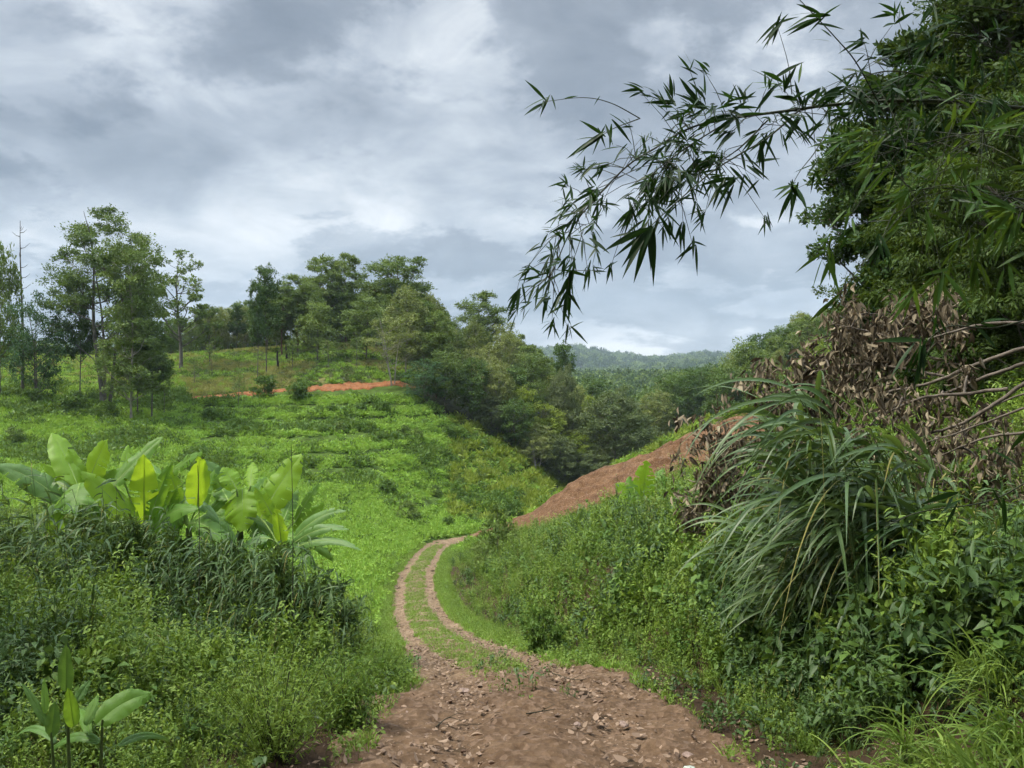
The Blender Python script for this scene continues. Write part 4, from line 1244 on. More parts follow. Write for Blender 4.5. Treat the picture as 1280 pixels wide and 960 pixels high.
# saplings and shrubs one can tell apart on the hill and the field
GS = 'dark shrubs dotted over the field'
for i, (px, Y, h, k, lab) in enumerate([
    (40, 92, 2.6, 'bush', 'dark green shrub under the reddish trunk'), (92, 90, 3.2, 'bush', 'wide dark shrub under the tallest tree'),
    (132, 88, 2.6, 'bush', 'bluish shrub at the roots of the tallest tree'), (20, 76, 2.4, 'shrub', 'lowest dark shrub by the left edge of the field'),
    (330, 104, 3.4, 'bush', 'leafy bush in front of the red cut, left one'), (374, 103, 3.4, 'bush', 'leafy bush in front of the red cut, right one'),
    (510, 64, 2.3, 'shrub', 'dark fan shaped shrub standing above the bend of the track'), (484, 72, 1.9, 'bush', 'grey green shrub up slope from the fan shaped shrub'),
    (640, 76, 2.6, 'bush', 'spiky dark shrub beside the end of the bare crest'), (600, 88, 1.7, 'shrub', 'small dark shrub high on the right of the field'),
    (575, 84, 1.5, 'shrub', 'small dark shrub in the middle of the field'), (505, 92, 1.8, 'shrub', 'dark shrub near the upper edge of the field, left of a pair'),
    (522, 92, 1.8, 'shrub', 'dark shrub near the upper edge of the field, right of a pair'), (425, 90, 1.6, 'shrub', 'dark shrub above the terraced rows'),
    (452, 97, 2.0, 'bush', 'dark shrub just below the red path'), (478, 98, 2.0, 'bush', 'bushy clump below the end of the red path'),
    (560, 97, 2.0, 'bush', 'shrub below the low round blue-green tree'), (545, 78, 1.4, 'shrub', 'small round shrub on the lower terraces'),
    (415, 96, 1.8, 'bush', 'low shrub left of the bushy clump under the path'), (262, 92, 1.7, 'bush', 'low shrub in the left part of the field'), 
    (560, 66, 1.4, 'bush', 'grey green tuft just behind the bend of the track'), (590, 68, 1.5, 'bush', 'leafy tuft between the bend and the bare crest')]):
    plant(k, px, Y, h=h, label=lab, group=GS)
for px, Y, top, lab in [(265, 117, 425, 'thin dark sapling in the middle of the hill top'), (410, 115, 420, 'sapling below the highest pines'), (158, 98, 420, 'sapling among the shrubs below the tallest tree'),
                        (298, 100, 462, 'pole like sapling beside the red cut'), (243, 112, 440, 'short sapling by the grey sapling of the hill brow'), (366, 118, 418, 'sapling on the hill brow below the round topped pine'),
                        (205, 92, 455, 'thin leaning sapling right of the drooping tree'), (446, 118, 415, 'sapling at the brow in front of the broad leafy tree')]:
    plant('sapling', px, Y, top, label=lab, group='saplings on the left hill', wpx=26)
# charred stump post on the brow
for px, Y, top, lab in [(347, 121, 439, 'short charred black stump on the hill brow'), (358, 127, 430, 'thin charred pole behind the black stump')]:
    b = G(px, Y); h = (480 - top) / F * Y - b[2]
    mb = MB(); t = np.linspace(0, 1, 6)
    tube(mb, np.stack([0.06 * np.sin(t * 6), 0.05 * np.cos(t * 5), -0.2 + t * (h + 0.2)], -1), 0.22 - 0.10 * t, 7)
    obj('charred_stump', mb.mesh('charred_stump', M['bark_black']), label=lab, cat='tree stump', loc=b)

# far woods: the canopy of the hills reads as one mass
def far_woods():
    T = []
    for k in range(4):
        rng = np.random.default_rng(700 + k)
        mb = MB(); n = 260
        d = rdir(rng, n, 0.4); d[:, 2] = np.abs(d[:, 2])
        P = d * [0.5, 0.5, 0.62] * rng.uniform(0.75, 1.05, (n, 1)) * (1 + 0.22 * np.sin(5 * d[:, :1] + k) * np.cos(4 * d[:, 1:2]))
        diamonds(mb, P, unit(d + rng.normal(size=(n, 3))), unit(d + 0.6 * rng.normal(size=(n, 3))), 0.16, 0.11, rng.uniform(0, 1, n))
        T.append(mb.mesh('canopy', M['lf_mid' if k % 2 else 'lf_dark']))
    xs = []; ys = []; ss = []
    for n, y0, y1, px0, px1, s0 in ((2600, 165, 420, 560, 1400, 8), (2600, 160, 420, -100, 560, 8), (7000, 420, 1100, -100, 1400, 12), (14000, 1100, 3400, -100, 1400, 26)):
        x, y, px = sample_wedge(n, y0, y1, px0, px1, 1.4)
        xs.append(x); ys.append(y); ss.append(rngS.uniform(0.7, 1.35, n) * s0 * (y / ((y0 + y1) / 2)) ** 0.35)
    x = np.concatenate(xs); y = np.concatenate(ys); s = np.concatenate(ss)
    z = ground(x, y) - 0.1 * s
    scatter('distant_forest', np.stack([x, y, z], -1), rngS.uniform(0, 6.28, len(x)), s, rngS.integers(0, 4, len(x)), T, 'hazy continuous forest covering the far hills and mountains')
far_woods()
# ------------------------------------------------------------------ big trees on the right bank
def big_tree(name, px, Y, top, label, seed, group=None, **kw):
    b = G(px, Y); H = (480 - top) / F * Y - b[2]
    w, c = make_tree(seed, H=H, **kw)
    root = obj(name, None, label=label, cat='tree', group=group, loc=(b[0], b[1], b[2] - 0.2))
    obj('trunk', w, root); obj('crown', c, root)
    return root
big_tree('broadleaf_tree', 1158, 27, 28, 'dark dense tree with a ragged side against the sky, above the bank', 31, lo=0.22, wid=0.215, shape='dome', clumps=58, cr=0.064, subs=15, leaves=60, leaf=0.22, tr=0.26, leaf_m='lf_dark')
big_tree('broadleaf_tree', 1092, 29, 95, 'narrow leafy tree leaning out on the outer side of the dark dense tree', 36, lo=0.5, wid=0.14, shape='dome', clumps=24, cr=0.085, subs=12, leaves=56, leaf=0.20, tr=0.14, leaf_m='lf_dark')
big_tree('broadleaf_tree', 1262, 24, -260, 'tall tree with mid green leaves filling the top right corner', 32, lo=0.25, wid=0.155, shape='column', clumps=76, cr=0.068, subs=14, leaves=56, leaf=0.20, tr=0.28, leaf_m='lf_shade')
big_tree('feathery_tree', 1195, 20, 195, 'feathery yellowish green tree below the dark dense tree', 33, lo=0.10, wid=0.25, shape='dome', clumps=40, cr=0.11, subs=14, leaves=80, leaf=0.17, aspect=0.24, droop=1.1, tr=0.12, leaf_m='lf_shade')
big_tree('feathery_tree', 1290, 17, 95, 'pale green feathery tree cut off by the right edge of the view', 34, lo=0.10, wid=0.24, shape='dome', clumps=36, cr=0.10, subs=14, leaves=70, leaf=0.15, aspect=0.28, droop=0.7, tr=0.12, leaf_m='lf_shade')
big_tree('bushy_tree', 1105, 31, 305, 'low bushy tree at the foot of the ragged dark tree', 35, lo=0.08, wid=0.36, shape='round', clumps=30, cr=0.13, subs=12, leaves=44, leaf=0.14, tr=0.12, leaf_m='lf_shade')
big_tree('bushy_tree', 1225, 27, 300, 'dark bushy tree under the tall corner tree', 37, lo=0.05, wid=0.5, shape='round', clumps=36, cr=0.14, subs=12, leaves=50, leaf=0.15, tr=0.12, leaf_m='lf_dark')
big_tree('broadleaf_tree', 1330, 28, -150, 'large dark tree standing behind the tall corner tree', 38, lo=0.15, wid=0.24, shape='column', clumps=60, cr=0.075, subs=14, leaves=36, leaf=0.2, tr=0.28, leaf_m='lf_dark')
big_tree('broadleaf_tree', 1240, 38, -60, 'shadowy tree seen through gaps behind the bank trees', 39, lo=0.12, wid=0.2, shape='column', clumps=50, cr=0.08, subs=12, leaves=36, leaf=0.24, tr=0.28, leaf_m='lf_dark')

# ------------------------------------------------------------------ banana plants
def banana_mat(name, a, b, trans, tcol):
    m = bpy.data.materials.new(name)
    m.use_nodes = True
    nt = m.node_tree; nt.nodes.clear()
    out = nd(nt, 'ShaderNodeOutputMaterial')
    at = nd(nt, 'ShaderNodeAttribute', attribute_name='v')      # runs along the leaf: side veins
    ob = nd(nt, 'ShaderNodeTexCoord')
    n = noise_n(nt, ob.outputs['Object'], 3.0, 5, 0.6)
    vein = math_n(nt, 'SINE', math_n(nt, 'MULTIPLY', at.outputs['Fac'], 420.0))
    vein2 = math_n(nt, 'SINE', math_n(nt, 'MULTIPLY', at.outputs['Fac'], 95.0))
    f = math_n(nt, 'ADD', math_n(nt, 'MULTIPLY', vein, 0.22), math_n(nt, 'ADD', math_n(nt, 'MULTIPLY', vein2, 0.10), n), clamp=True)
    c = mix_n(nt, f, a, b)
    p = nd(nt, 'ShaderNodeBsdfPrincipled')
    nt.links.new(c, p.inputs['Base Color'])
    p.inputs['Roughness'].default_value = 0.45
    p.inputs['Specular IOR Level'].default_value = 0.3
    bp = nd(nt, 'ShaderNodeBump'); bp.inputs['Strength'].default_value = 0.25; bp.inputs['Distance'].default_value = 0.01
    nt.links.new(f, bp.inputs['Height']); nt.links.new(bp.outputs[0], p.inputs['Normal'])
    t = nd(nt, 'ShaderNodeBsdfTranslucent')
    nt.links.new(mix_n(nt, 0.7, c, mix_n(nt, f, tcol, tuple(x * 0.75 for x in tcol))), t.inputs['Color'])
    mx = nd(nt, 'ShaderNodeMixShader'); mx.inputs[0].default_value = trans
    nt.links.new(p.outputs[0], mx.inputs[1]); nt.links.new(t.outputs[0], mx.inputs[2]); nt.links.new(mx.outputs[0], out.inputs[0])
    return m
M['ban_lit'] = banana_mat('lit banana leaf', (0.125, 0.255, 0.018), (0.240, 0.400, 0.034), 0.50, (0.50, 0.68, 0.03))  # lighter copy of the banana leaf, light shining through put into its colour
M['ban_mid'] = banana_mat('banana leaf', (0.075, 0.170, 0.020), (0.135, 0.260, 0.035), 0.45, (0.32, 0.52, 0.03))
M['ban_grey'] = banana_mat('waxy banana leaf underside', (0.065, 0.145, 0.030), (0.120, 0.220, 0.050), 0.32, (0.22, 0.38, 0.04))
M['ban_stem'] = rock_mat('banana stem', [(0.3, (0.06, 0.07, 0.03)), (0.7, (0.16, 0.19, 0.08))], 4, bump=0.3)
M['midrib'] = rock_mat('banana midrib', [(0.3, (0.16, 0.24, 0.06)), (0.7, (0.26, 0.36, 0.10))], 5, bump=0.1)

def big_leaf(parent, base, tip, width, mat, seed, origin, arch=0.12, vfold=0.22, face=1.0, tears=3, droopend=0.0, rib=0.012, label=None, stalk_from=None):
    """one broad leaf: blade with rippled, torn margins, and its midrib"""
    rng = np.random.default_rng(seed)
    base = np.asarray(base, float); tip = np.asarray(tip, float)
    L = np.linalg.norm(tip - base)
    up = np.array([0, 0.25, 1.0])
    ctrl = (base + tip) / 2 + np.array([0, 0, 1.0]) * L * arch
    nseg, nw = 40, 5
    c = bez(base, ctrl, tip, nseg + 1)
    t = np.linspace(0, 1, nseg + 1)
    T = unit(np.gradient(c, axis=0))
    view = unit(base)                                    # lies roughly across the view when face = 1
    a = rng.uniform(-0.5, 0.5)
    N = unit(-view * face + np.array([a, 0, 0.5 + 0.4 * (1 - face)]))
    S = unit(np.cross(T, np.broadcast_to(N, T.shape))); U = np.cross(S, T)
    w = width * 0.5 * np.clip(np.sin(np.pi * np.clip(t, 0.02, 0.985) ** 0.62), 0, 1) ** 0.62
    mb = MB()
    ph = rng.uniform(0, 6.28, 4)
    for side in (-1, 1):
        ts = np.sort(rng.uniform(0.12, 0.92, tears))
        u = np.linspace(0, 1, nw)
        V = np.zeros((nseg + 1, nw, 3)); VV = np.zeros((nseg + 1, nw))
        for k, uu in enumerate(u):
            rip = 0.018 * width * np.sin(t * 34 + ph[0] + side) * uu ** 2 + 0.035 * width * np.sin(t * 13 + ph[1] * side) * uu
            ww = w * (1 + 0.02 * np.sin(t * 47 + ph[2]) * uu)
            V[:, k] = c + S * (side * ww * uu)[:, None] * math.cos(vfold) + U * ((ww * uu * math.sin(vfold * 1.2)) - ww * uu ** 2 * 0.35 + rip)[:, None] + T * (0.28 * ww * uu)[:, None]
            VV[:, k] = t + 0.02 * uu
        f = []
        cut = set(int(x * nseg) for x in ts)
        for i in range(nseg):
            for k in range(nw - 1):
                if i in cut and k >= 1 + (i % 2):
                    continue
                q = [i * nw + k, i * nw + k + 1, (i + 1) * nw + k + 1, (i + 1) * nw + k]
                f.append(q if side > 0 else q[::-1])
        # let the flaps between tears sag by different amounts
        edges = [0] + sorted(cut) + [nseg]
        for e0, e1 in zip(edges[:-1], edges[1:]):
            sag = rng.uniform(-0.02, 0.10) * width
            V[e0 + 1:e1 + 1, 1:, 2] -= (sag * u[1:] ** 1.5)[None]
        mb.add(V.reshape(-1, 3) - origin, f, VV.ravel())
    lf = obj('leaf', mb.mesh('leaf', M[mat]), parent, label=label)
    rb = MB()
    path = c - U * 0.004
    rr = rib * (1 - t * 0.85)
    if stalk_from is not None:
        s0 = np.asarray(stalk_from, float)
        st = bez(s0, (s0 + base) / 2 + np.array([0, 0, 0.15 * np.linalg.norm(base - s0)]), base, 8)[:-1]
        path = np.vstack([st, path]); rr = np.concatenate([np.full(7, rib * 1.25), rr])
    tube(rb, path - origin, rr, 6, 0.5)
    obj('midrib', rb.mesh('midrib', M['midrib']), lf)
    return lf

def banana(px, Y, crown_py, leaves, label, seed, group, girth=0.09):
    b = G(px, Y)
    root = obj('banana_plant', None, label=label, cat='banana plant', group=group, loc=b)
    cr = W3(px, crown_py, Y)
    mb = MB()
    tube(mb, np.array([b + [0, 0, -0.15], (b + cr) / 2 + [0.02, 0, 0], cr]) - b, [girth, girth * 0.85, girth * 0.5], 10)
    obj('stem', mb.mesh('stem', M['ban_stem']), root)
    rng = np.random.default_rng(seed)
    for k, L in enumerate(leaves):
        (bx, by), (tx, ty), w, mat = L[:4]
        dy = rng.uniform(-0.25, 0.25)
        lean = L[4] if len(L) > 4 else rng.uniform(-0.5, 0.5)
        B = W3(bx, by, Y + dy); T_ = W3(tx, ty, Y + dy + lean)
        big_leaf(root, B, T_, w / F * Y * 1.2, mat, seed * 31 + k, b, arch=L[5] if len(L) > 5 else 0.10, tears=int(rng.integers(2, 7)), stalk_from=cr, face=0.9)
    for k in range(4):                                   # younger leaves standing up between the others
        s = -1 if k % 2 else 1
        B = cr + np.array([s * 0.10 * rng.uniform(0.3, 2), rng.uniform(0.05, 0.4), rng.uniform(0.1, 0.35)]) * (girth / 0.09)
        T_ = B + np.array([s * rng.uniform(0.15, 0.7), rng.uniform(-0.2, 0.4), rng.uniform(0.35, 0.75)]) * (girth / 0.09)
        big_leaf(root, B, T_, rng.uniform(0.22, 0.32) * girth / 0.09, 'ban_lit' if k % 2 else 'ban_mid', seed * 57 + k, b, arch=0.08, tears=5, face=0.9, stalk_from=cr)
    for k in range(5):                                   # older leaves bending down round the stem
        s = -1 if k % 2 else 1
        ln = rng.uniform(0.75, 1.15)
        B = cr + np.array([s * 0.12, rng.uniform(-0.15, 0.2), 0.10]) * (girth / 0.09)
        T_ = B + np.array([s * rng.uniform(0.3, 0.8), rng.uniform(-0.5, 0.25), rng.uniform(-0.75, -0.25)]) * ln * (girth / 0.09)
        big_leaf(root, B, T_, 0.30 * girth / 0.09, 'ban_mid' if k % 3 else 'ban_grey', seed * 97 + k, b, arch=0.35, tears=5, face=0.6, stalk_from=cr)
    return root
GBN = 'banana plants on the left bank'
banana(103, 13.0, 640, [((97, 606), (65, 541), 30, 'ban_lit'), ((112, 600), (134, 549), 30, 'ban_lit'), ((80, 628), (-8, 580), 26, 'ban_grey', -0.3, 0.16), ((100, 604), (92, 642), 46, 'ban_mid', -0.5, 0.2),
                        ((88, 612), (15, 592), 15, 'ban_grey', 0.5), ((118, 625), (138, 655), 24, 'ban_mid', -0.3, 0.2)], 'banana plant nearest the left edge, with two upright leaves and one long grey leaf', 1, GBN)
banana(176, 12.4, 672, [((172, 660), (101, 590), 27, 'ban_lit', -0.3), ((180, 656), (180, 568), 29, 'ban_lit'), ((186, 652), (215, 578), 18, 'ban_mid'), ((142, 606), (203, 546), 20, 'ban_mid', 0.4, 0.05), ((155, 602), (160, 556), 12, 'ban_lit', 0.4),
                        ((185, 666), (248, 636), 26, 'ban_mid', -0.4, 0.25), ((160, 700), (202, 712), 20, 'ban_grey', -0.5, 0.3), ((155, 708), (90, 728), 18, 'ban_grey', -0.4, 0.25), ((158, 732), (96, 764), 30, 'ban_grey', -0.6, 0.15)],
       'banana plant with a tall straight middle leaf and grey lower leaves', 2, GBN)
banana(236, 12.8, 660, [((247, 634), (249, 571), 27, 'ban_lit'), ((214, 592), (253, 566), 16, 'ban_mid'), ((224, 628), (211, 588), 16, 'ban_lit'), ((218, 626), (274, 652), 15, 'ban_grey', -0.4, 0.3), ((235, 655), (284, 684), 24, 'ban_mid', -0.4, 0.3),
                        ((232, 640), (196, 672), 24, 'ban_mid', -0.4, 0.3), ((206, 618), (188, 578), 14, 'ban_mid', 0.5)], 'banana plant in the middle of the clump with a shiny folded leaf', 3, GBN)
banana(300, 13.2, 655, [((285, 618), (257, 575), 20, 'ban_grey'), ((296, 612), (279, 584), 22, 'ban_lit'), ((303, 611), (303, 664), 42, 'ban_lit', -0.35, 0.25), ((313, 608), (315, 578), 15, 'ban_lit'), ((318, 625), (332, 596), 18, 'ban_mid', 0.4),
                        ((290, 640), (262, 668), 22, 'ban_mid', -0.3, 0.3), ((285, 625), (268, 600), 22, 'ban_mid', 0.5)], 'banana plant with a broad round leaf hanging straight down', 4, GBN)
banana(347, 12.6, 680, [((326, 648), (377, 568), 36, 'ban_lit'), ((352, 682), (345, 632), 19, 'ban_lit'), ((360, 682), (432, 638), 16, 'ban_grey', -0.2, 0.25), ((362, 684), (436, 662), 13, 'ban_grey', -0.3, 0.25), ((360, 690), (452, 688), 11, 'ban_grey', -0.5, 0.25),
                        ((355, 650), (372, 612), 15, 'ban_mid', 0.5), ((340, 690), (318, 720), 22, 'ban_mid', -0.4, 0.3)], 'banana plant with one big leaning leaf and long grey leaves pointing to the track', 5, GBN)
banana(798, 27, 640, [((803, 632), (808, 576), 24, 'ban_lit'), ((808, 628), (830, 586), 20, 'ban_mid'), ((800, 630), (770, 604), 18, 'ban_lit'), ((798, 640), (770, 622), 18, 'ban_lit', -0.3, 0.2), ((812, 634), (832, 612), 18, 'ban_mid'), ((800, 636), (786, 596), 20, 'ban_mid')],
       'small banana plant with glossy leaves standing above the weeds before the bare slope', 6, None, 0.07)
for px, Y, h, w, lab in [(150, 11.3, 1.65, 110, 'dark bush below the straight middle banana leaf'), (215, 11.6, 1.75, 110, 'dark bush left of the middle banana stems'), (275, 11.5, 1.75, 120, 'dark bush hiding the middle banana stems'),
                         (335, 11.5, 1.75, 120, 'dark bush hiding the stem of the leaning banana'), (395, 12.0, 1.50, 110, 'dark bush at the track end of the banana plants'), (60, 11.2, 1.3, 120, 'dark bush below the long grey banana leaf'), (10, 10.5, 1.3, 120, 'dark bush cut by the left edge of the view'), (105, 11.8, 1.70, 110, 'dark bush hiding the stem of the leftmost banana')]:
    plant('thicket', px, Y, h=h, label=lab, group='dark bushes at the foot of the banana plants', wpx=w)
# young broad-leaved plant in the bottom corner
def ginger():
    Y = 4.3
    b = G(104, Y)
    root = obj('broad_leaved_plant', None, label='young plant with upright leaves and one broad folded leaf, near left corner', cat='plant', loc=b)
    mb = MB()
    for sx, top in ((84, 868), (128, 900), (64, 915)):
        c = W3(sx, top, Y) - b
        tube(mb, np.array([[c[0] * 0.8, 0, -0.1], [c[0] * 0.9, 0, c[2] * 0.5], c]), [0.012, 0.010, 0.006], 6)
    obj('stem', mb.mesh('stem', M['stem']), root)
    for k, (bx, by, tx, ty, w, mt, ar) in enumerate([(82, 864, 83, 806, 19, 'ban_grey', 0), (92, 908, 85, 860, 17, 'ban_mid', 0), (64, 922, 69, 877, 16, 'ban_grey', 0), (58, 907, 27, 853, 9, 'ban_grey', 0.1), (57, 892, 55, 848, 8, 'ban_mid', 0),
                                                     (94, 880, 113, 850, 11, 'ban_grey', 0.1), (108, 907, 122, 868, 13, 'ban_mid', 0.1), (120, 906, 189, 868, 32, 'ban_mid', 0.25), (125, 928, 61, 941, 13, 'ban_grey', 0.25), (70, 928, 20, 920, 10, 'ban_grey', 0.25),
                                                     (148, 932, 212, 925, 10, 'ban_grey', 0.25), (112, 918, 98, 885, 12, 'ban_mid', 0.1)]):
        big_leaf(root, W3(bx, by, Y), W3(tx, ty, Y - 0.1 + 0.04 * k), w / F * Y * 1.15, mt, 400 + k, b, arch=ar, tears=0, rib=0.003, vfold=0.35)
ginger()

# ------------------------------------------------------------------ bamboo arching over the track
def spray(mb, p, d, n, L, rng, cone=0.75, Wr=0.115, droop=0.12):
    """a fan of lance-shaped leaves at the end of a twig"""
    d = unit(d)
    D = unit(d + rng.normal(size=(n, 3)) * cone * [1, 0.6, 1])
    P = p + rng.normal(size=(n, 3)) * 0.010 - d * rng.uniform(0, 0.05, (n, 1))
    N = unit(np.array([0, -1.0, 0.3]) + 0.6 * rng.normal(size=(n, 3)))
    ln = 0.88 * L * rng.uniform(0.6, 1.15, n)
    blades(mb, P, D, N, ln, ln * Wr * rng.uniform(0.8, 1.2, n), 6, droop, 0.10, 'leaf', rng.uniform(0, 1, n))

BB = np.array([3.6, 2.2, 0.0]); BB[2] = float(ground(np.array([BB[0]]), np.array([BB[1]]))[0])
bam = obj('bamboo', None, label='bamboo with dark leafy branches arching in from the right against the sky', cat='bamboo', loc=BB)
def bam_branch(pts, r0, r1, fans, seed, mat='lf_bamboo', name='branch', along=0, L=0.17, side=0.10):
    rng = np.random.default_rng(seed)
    P = np.array([W3(*p) for p in pts]) - BB
    c = catmull(P, 8)
    mb = MB()
    tube(mb, c, np.linspace(r0, r1, len(c)), 6)
    lv = MB()
    for (px, py, Y, dx, dz, n, LL) in fans:
        spray(lv, W3(px, py, Y) - BB, np.array([dx, rng.uniform(-0.3, 0.3), dz]), n, LL, rng, cone=0.42)
    for k in range(along):
        t = rng.uniform(0.03, 1) * (len(c) - 1)
        p = c[int(t)]
        q = p + np.array([rng.normal() * side, rng.normal() * side * 1.3, rng.normal() * side - side * 0.35])
        tube(mb, np.array([p, (p + q) / 2 + [0, 0, 0.02], q]), [0.0022, 0.0018, 0.001], 4)
        d = unit(q - p) + np.array([-0.35, 0, -0.45])
        spray(lv, q, d, int(rng.integers(4, 8)), L * rng.uniform(0.7, 1.15), rng, cone=0.5)
    b = obj(name, mb.mesh(name, M['culm']), bam)
    obj('leaves', lv.mesh('leaves', M[mat]), b)
# the clump outside the view, culm arching overhead into it
mbc = MB()
cul = catmull(np.array([BB + [0, 0, -0.1], BB + [0.25, 0.3, 1.2], W3(1480, 190, 4.0), W3(1290, 137, 4.1)]) - BB, 8)
tube(mbc, cul, np.linspace(0.028, 0.012, len(cul)), 8)
obj('culm', mbc.mesh('culm', M['culm']), bam)
bam_branch([(1290, 137, 4.1), (1200, 128, 4.05), (1120, 126, 4.0), (1040, 131, 3.95), (996, 137, 3.9), (900, 150, 3.85), (856, 163, 3.8), (821, 184, 3.8)], 0.012, 0.004,
           [(1003, 130, 3.9, -0.2, 1, 9, 0.17), (985, 105, 3.85, 0.2, 0.9, 6, 0.17), (880, 130, 3.8, -0.4, 0.8, 8, 0.16), (930, 120, 3.85, 0.1, 0.9, 9, 0.15), (840, 120, 3.8, -0.2, 1, 5, 0.14), (905, 150, 3.8, -1, -0.4, 8, 0.17), (866, 128, 3.8, -0.5, 0.7, 6, 0.16)], 1, along=64, L=0.16, side=0.13)
bam_branch([(821, 184, 3.8), (786, 206, 3.8), (747, 245, 3.82), (716, 284, 3.85), (694, 332, 3.9), (684, 352, 3.9)], 0.005, 0.0018,
           [(684, 352, 3.9, -0.5, -0.8, 7, 0.12)], 2, along=64, L=0.125, side=0.11)
bam_branch([(900, 158, 3.85), (850, 190, 3.7), (812, 222, 3.7), (790, 262, 3.7)], 0.004, 0.0018, [(790, 262, 3.7, 0.1, -1, 8, 0.13)], 12, along=48, L=0.13, side=0.11)
bam_branch([(960, 150, 3.9), (918, 190, 3.8), (872, 215, 3.75), (838, 228, 3.75)], 0.004, 0.0018, [(838, 228, 3.75, -0.2, -1, 7, 0.14)], 13, along=38, L=0.135, side=0.10)
bam_branch([(800, 148, 3.85), (764, 129, 3.85), (729, 122, 3.85), (681, 127, 3.85)], 0.003, 0.0012, [(679, 127, 3.85, -0.9, -0.55, 5, 0.17), (684, 126, 3.85, -0.2, -1, 3, 0.13), (701, 124, 3.85, 0, -1, 1, 0.08), (744, 126, 3.85, -0.2, -1, 1, 0.07)], 3)
bam_branch([(800, 148, 3.8), (764, 162, 3.75), (745, 176, 3.7)], 0.003, 0.0015, [(745, 176, 3.7, -0.9, -0.6, 9, 0.20), (755, 168, 3.7, 0.2, -1, 4, 0.14), (765, 160, 3.7, 0.4, -1, 3, 0.15)], 4)
bam_branch([(1000, 137, 3.85), (961, 171, 3.75), (926, 192, 3.65), (891, 214, 3.55), (865, 236, 3.5), (830, 267, 3.4), (808, 288, 3.35)], 0.005, 0.002,
           [(806, 290, 3.35, -0.75, -0.65, 9, 0.23), (812, 286, 3.35, -0.1, -1, 5, 0.23), (826, 272, 3.4, 0.35, -1, 4, 0.17), (915, 225, 3.5, -0.9, -0.5, 8, 0.19), (905, 232, 3.5, 0, -1, 4, 0.17), (868, 262, 3.5, -0.1, -1, 5, 0.12), (952, 180, 3.6, -0.1, -1, 6, 0.17)], 5)
bam_branch([(1040, 150, 3.9), (1020, 188, 3.8), (1000, 214, 3.75), (988, 236, 3.7)], 0.0035, 0.0012, [(988, 236, 3.7, -0.6, -0.8, 6, 0.19), (992, 228, 3.7, 0.6, -0.5, 3, 0.13)], 6)
bam_branch([(747, 245, 3.85), (690, 298, 3.85), (664, 328, 3.85), (650, 350, 3.85), (646, 366, 3.85)], 0.0025, 0.001, [(646, 366, 3.85, -0.35, -1, 9, 0.155), (655, 338, 3.85, -0.4, -0.9, 4, 0.08), (684, 330, 3.85, -0.2, -1, 7, 0.13)], 7)
bam_branch([(730, 285, 3.85), (722, 310, 3.8), (712, 341, 3.75), (710, 368, 3.75)], 0.0025, 0.001, [(710, 366, 3.75, 0, -1, 10, 0.18), (712, 345, 3.75, -0.5, -0.8, 5, 0.14), (714, 350, 3.75, 0.6, -0.8, 4, 0.14)], 8)
bam_branch([(1110, 150, 3.8), (1072, 81, 3.7), (1047, 50, 3.65), (1018, 19, 3.6), (990, -10, 3.55)], 0.004, 0.0018, [(1020, 24, 3.6, -1, -0.35, 4, 0.18), (1012, 14, 3.6, -0.9, 0.3, 3, 0.16), (1026, 26, 3.6, 0.9, 0.5, 2, 0.15), (1040, 40, 3.6, 0.3, 1, 2, 0.14), (1046, 54, 3.6, -0.2, -1, 1, 0.12)], 9)
bam_branch([(990, 118, 3.8), (985, 79, 3.75), (972, 33, 3.7)], 0.0025, 0.001, [(972, 33, 3.7, -0.5, -0.8, 6, 0.15), (972, 30, 3.7, 0.5, 0.6, 3, 0.14)], 10)
bam_branch([(1290, 20, 4.0), (1220, 8, 3.9), (1165, 6, 3.9)], 0.003, 0.001, [(1165, 6, 3.9, -0.9, -0.2, 5, 0.15), (1160, 12, 3.9, -0.3, -1, 3, 0.13)], 11)
# the leafy part in front of the trees
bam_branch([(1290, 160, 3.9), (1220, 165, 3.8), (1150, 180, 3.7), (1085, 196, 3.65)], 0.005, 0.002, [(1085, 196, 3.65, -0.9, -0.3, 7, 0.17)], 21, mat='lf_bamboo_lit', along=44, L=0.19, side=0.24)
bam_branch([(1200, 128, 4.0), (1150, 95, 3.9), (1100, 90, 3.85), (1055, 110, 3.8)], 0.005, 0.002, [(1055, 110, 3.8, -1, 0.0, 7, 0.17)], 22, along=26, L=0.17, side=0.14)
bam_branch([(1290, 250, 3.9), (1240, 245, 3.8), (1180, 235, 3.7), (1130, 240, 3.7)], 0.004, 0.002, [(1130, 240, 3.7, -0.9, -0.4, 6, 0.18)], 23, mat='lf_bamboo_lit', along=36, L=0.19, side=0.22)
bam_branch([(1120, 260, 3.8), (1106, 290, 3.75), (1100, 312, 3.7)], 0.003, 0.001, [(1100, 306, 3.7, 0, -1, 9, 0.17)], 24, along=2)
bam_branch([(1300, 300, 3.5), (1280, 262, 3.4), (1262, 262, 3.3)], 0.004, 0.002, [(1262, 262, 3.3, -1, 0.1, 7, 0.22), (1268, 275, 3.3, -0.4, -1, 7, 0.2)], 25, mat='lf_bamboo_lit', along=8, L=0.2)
bam_branch([(1240, 60, 4.1), (1190, 40, 4.0), (1150, 60, 3.9)], 0.003, 0.001, [(1150, 60, 3.9, -0.8, -0.4, 7, 0.16)], 26, along=16, L=0.17, side=0.15)
bam_branch([(1300, 395, 3.0), (1240, 410, 2.95), (1185, 408, 2.9), (1150, 434, 2.85)], 0.004, 0.002, [(1150, 434, 2.85, -0.75, -0.65, 5, 0.17), (1148, 436, 2.85, -0.35, -1, 5, 0.18), (1176, 405, 2.85, 0.4, -1, 3, 0.12), (1230, 410, 2.95, 0.6, -0.4, 3, 0.15)], 27)
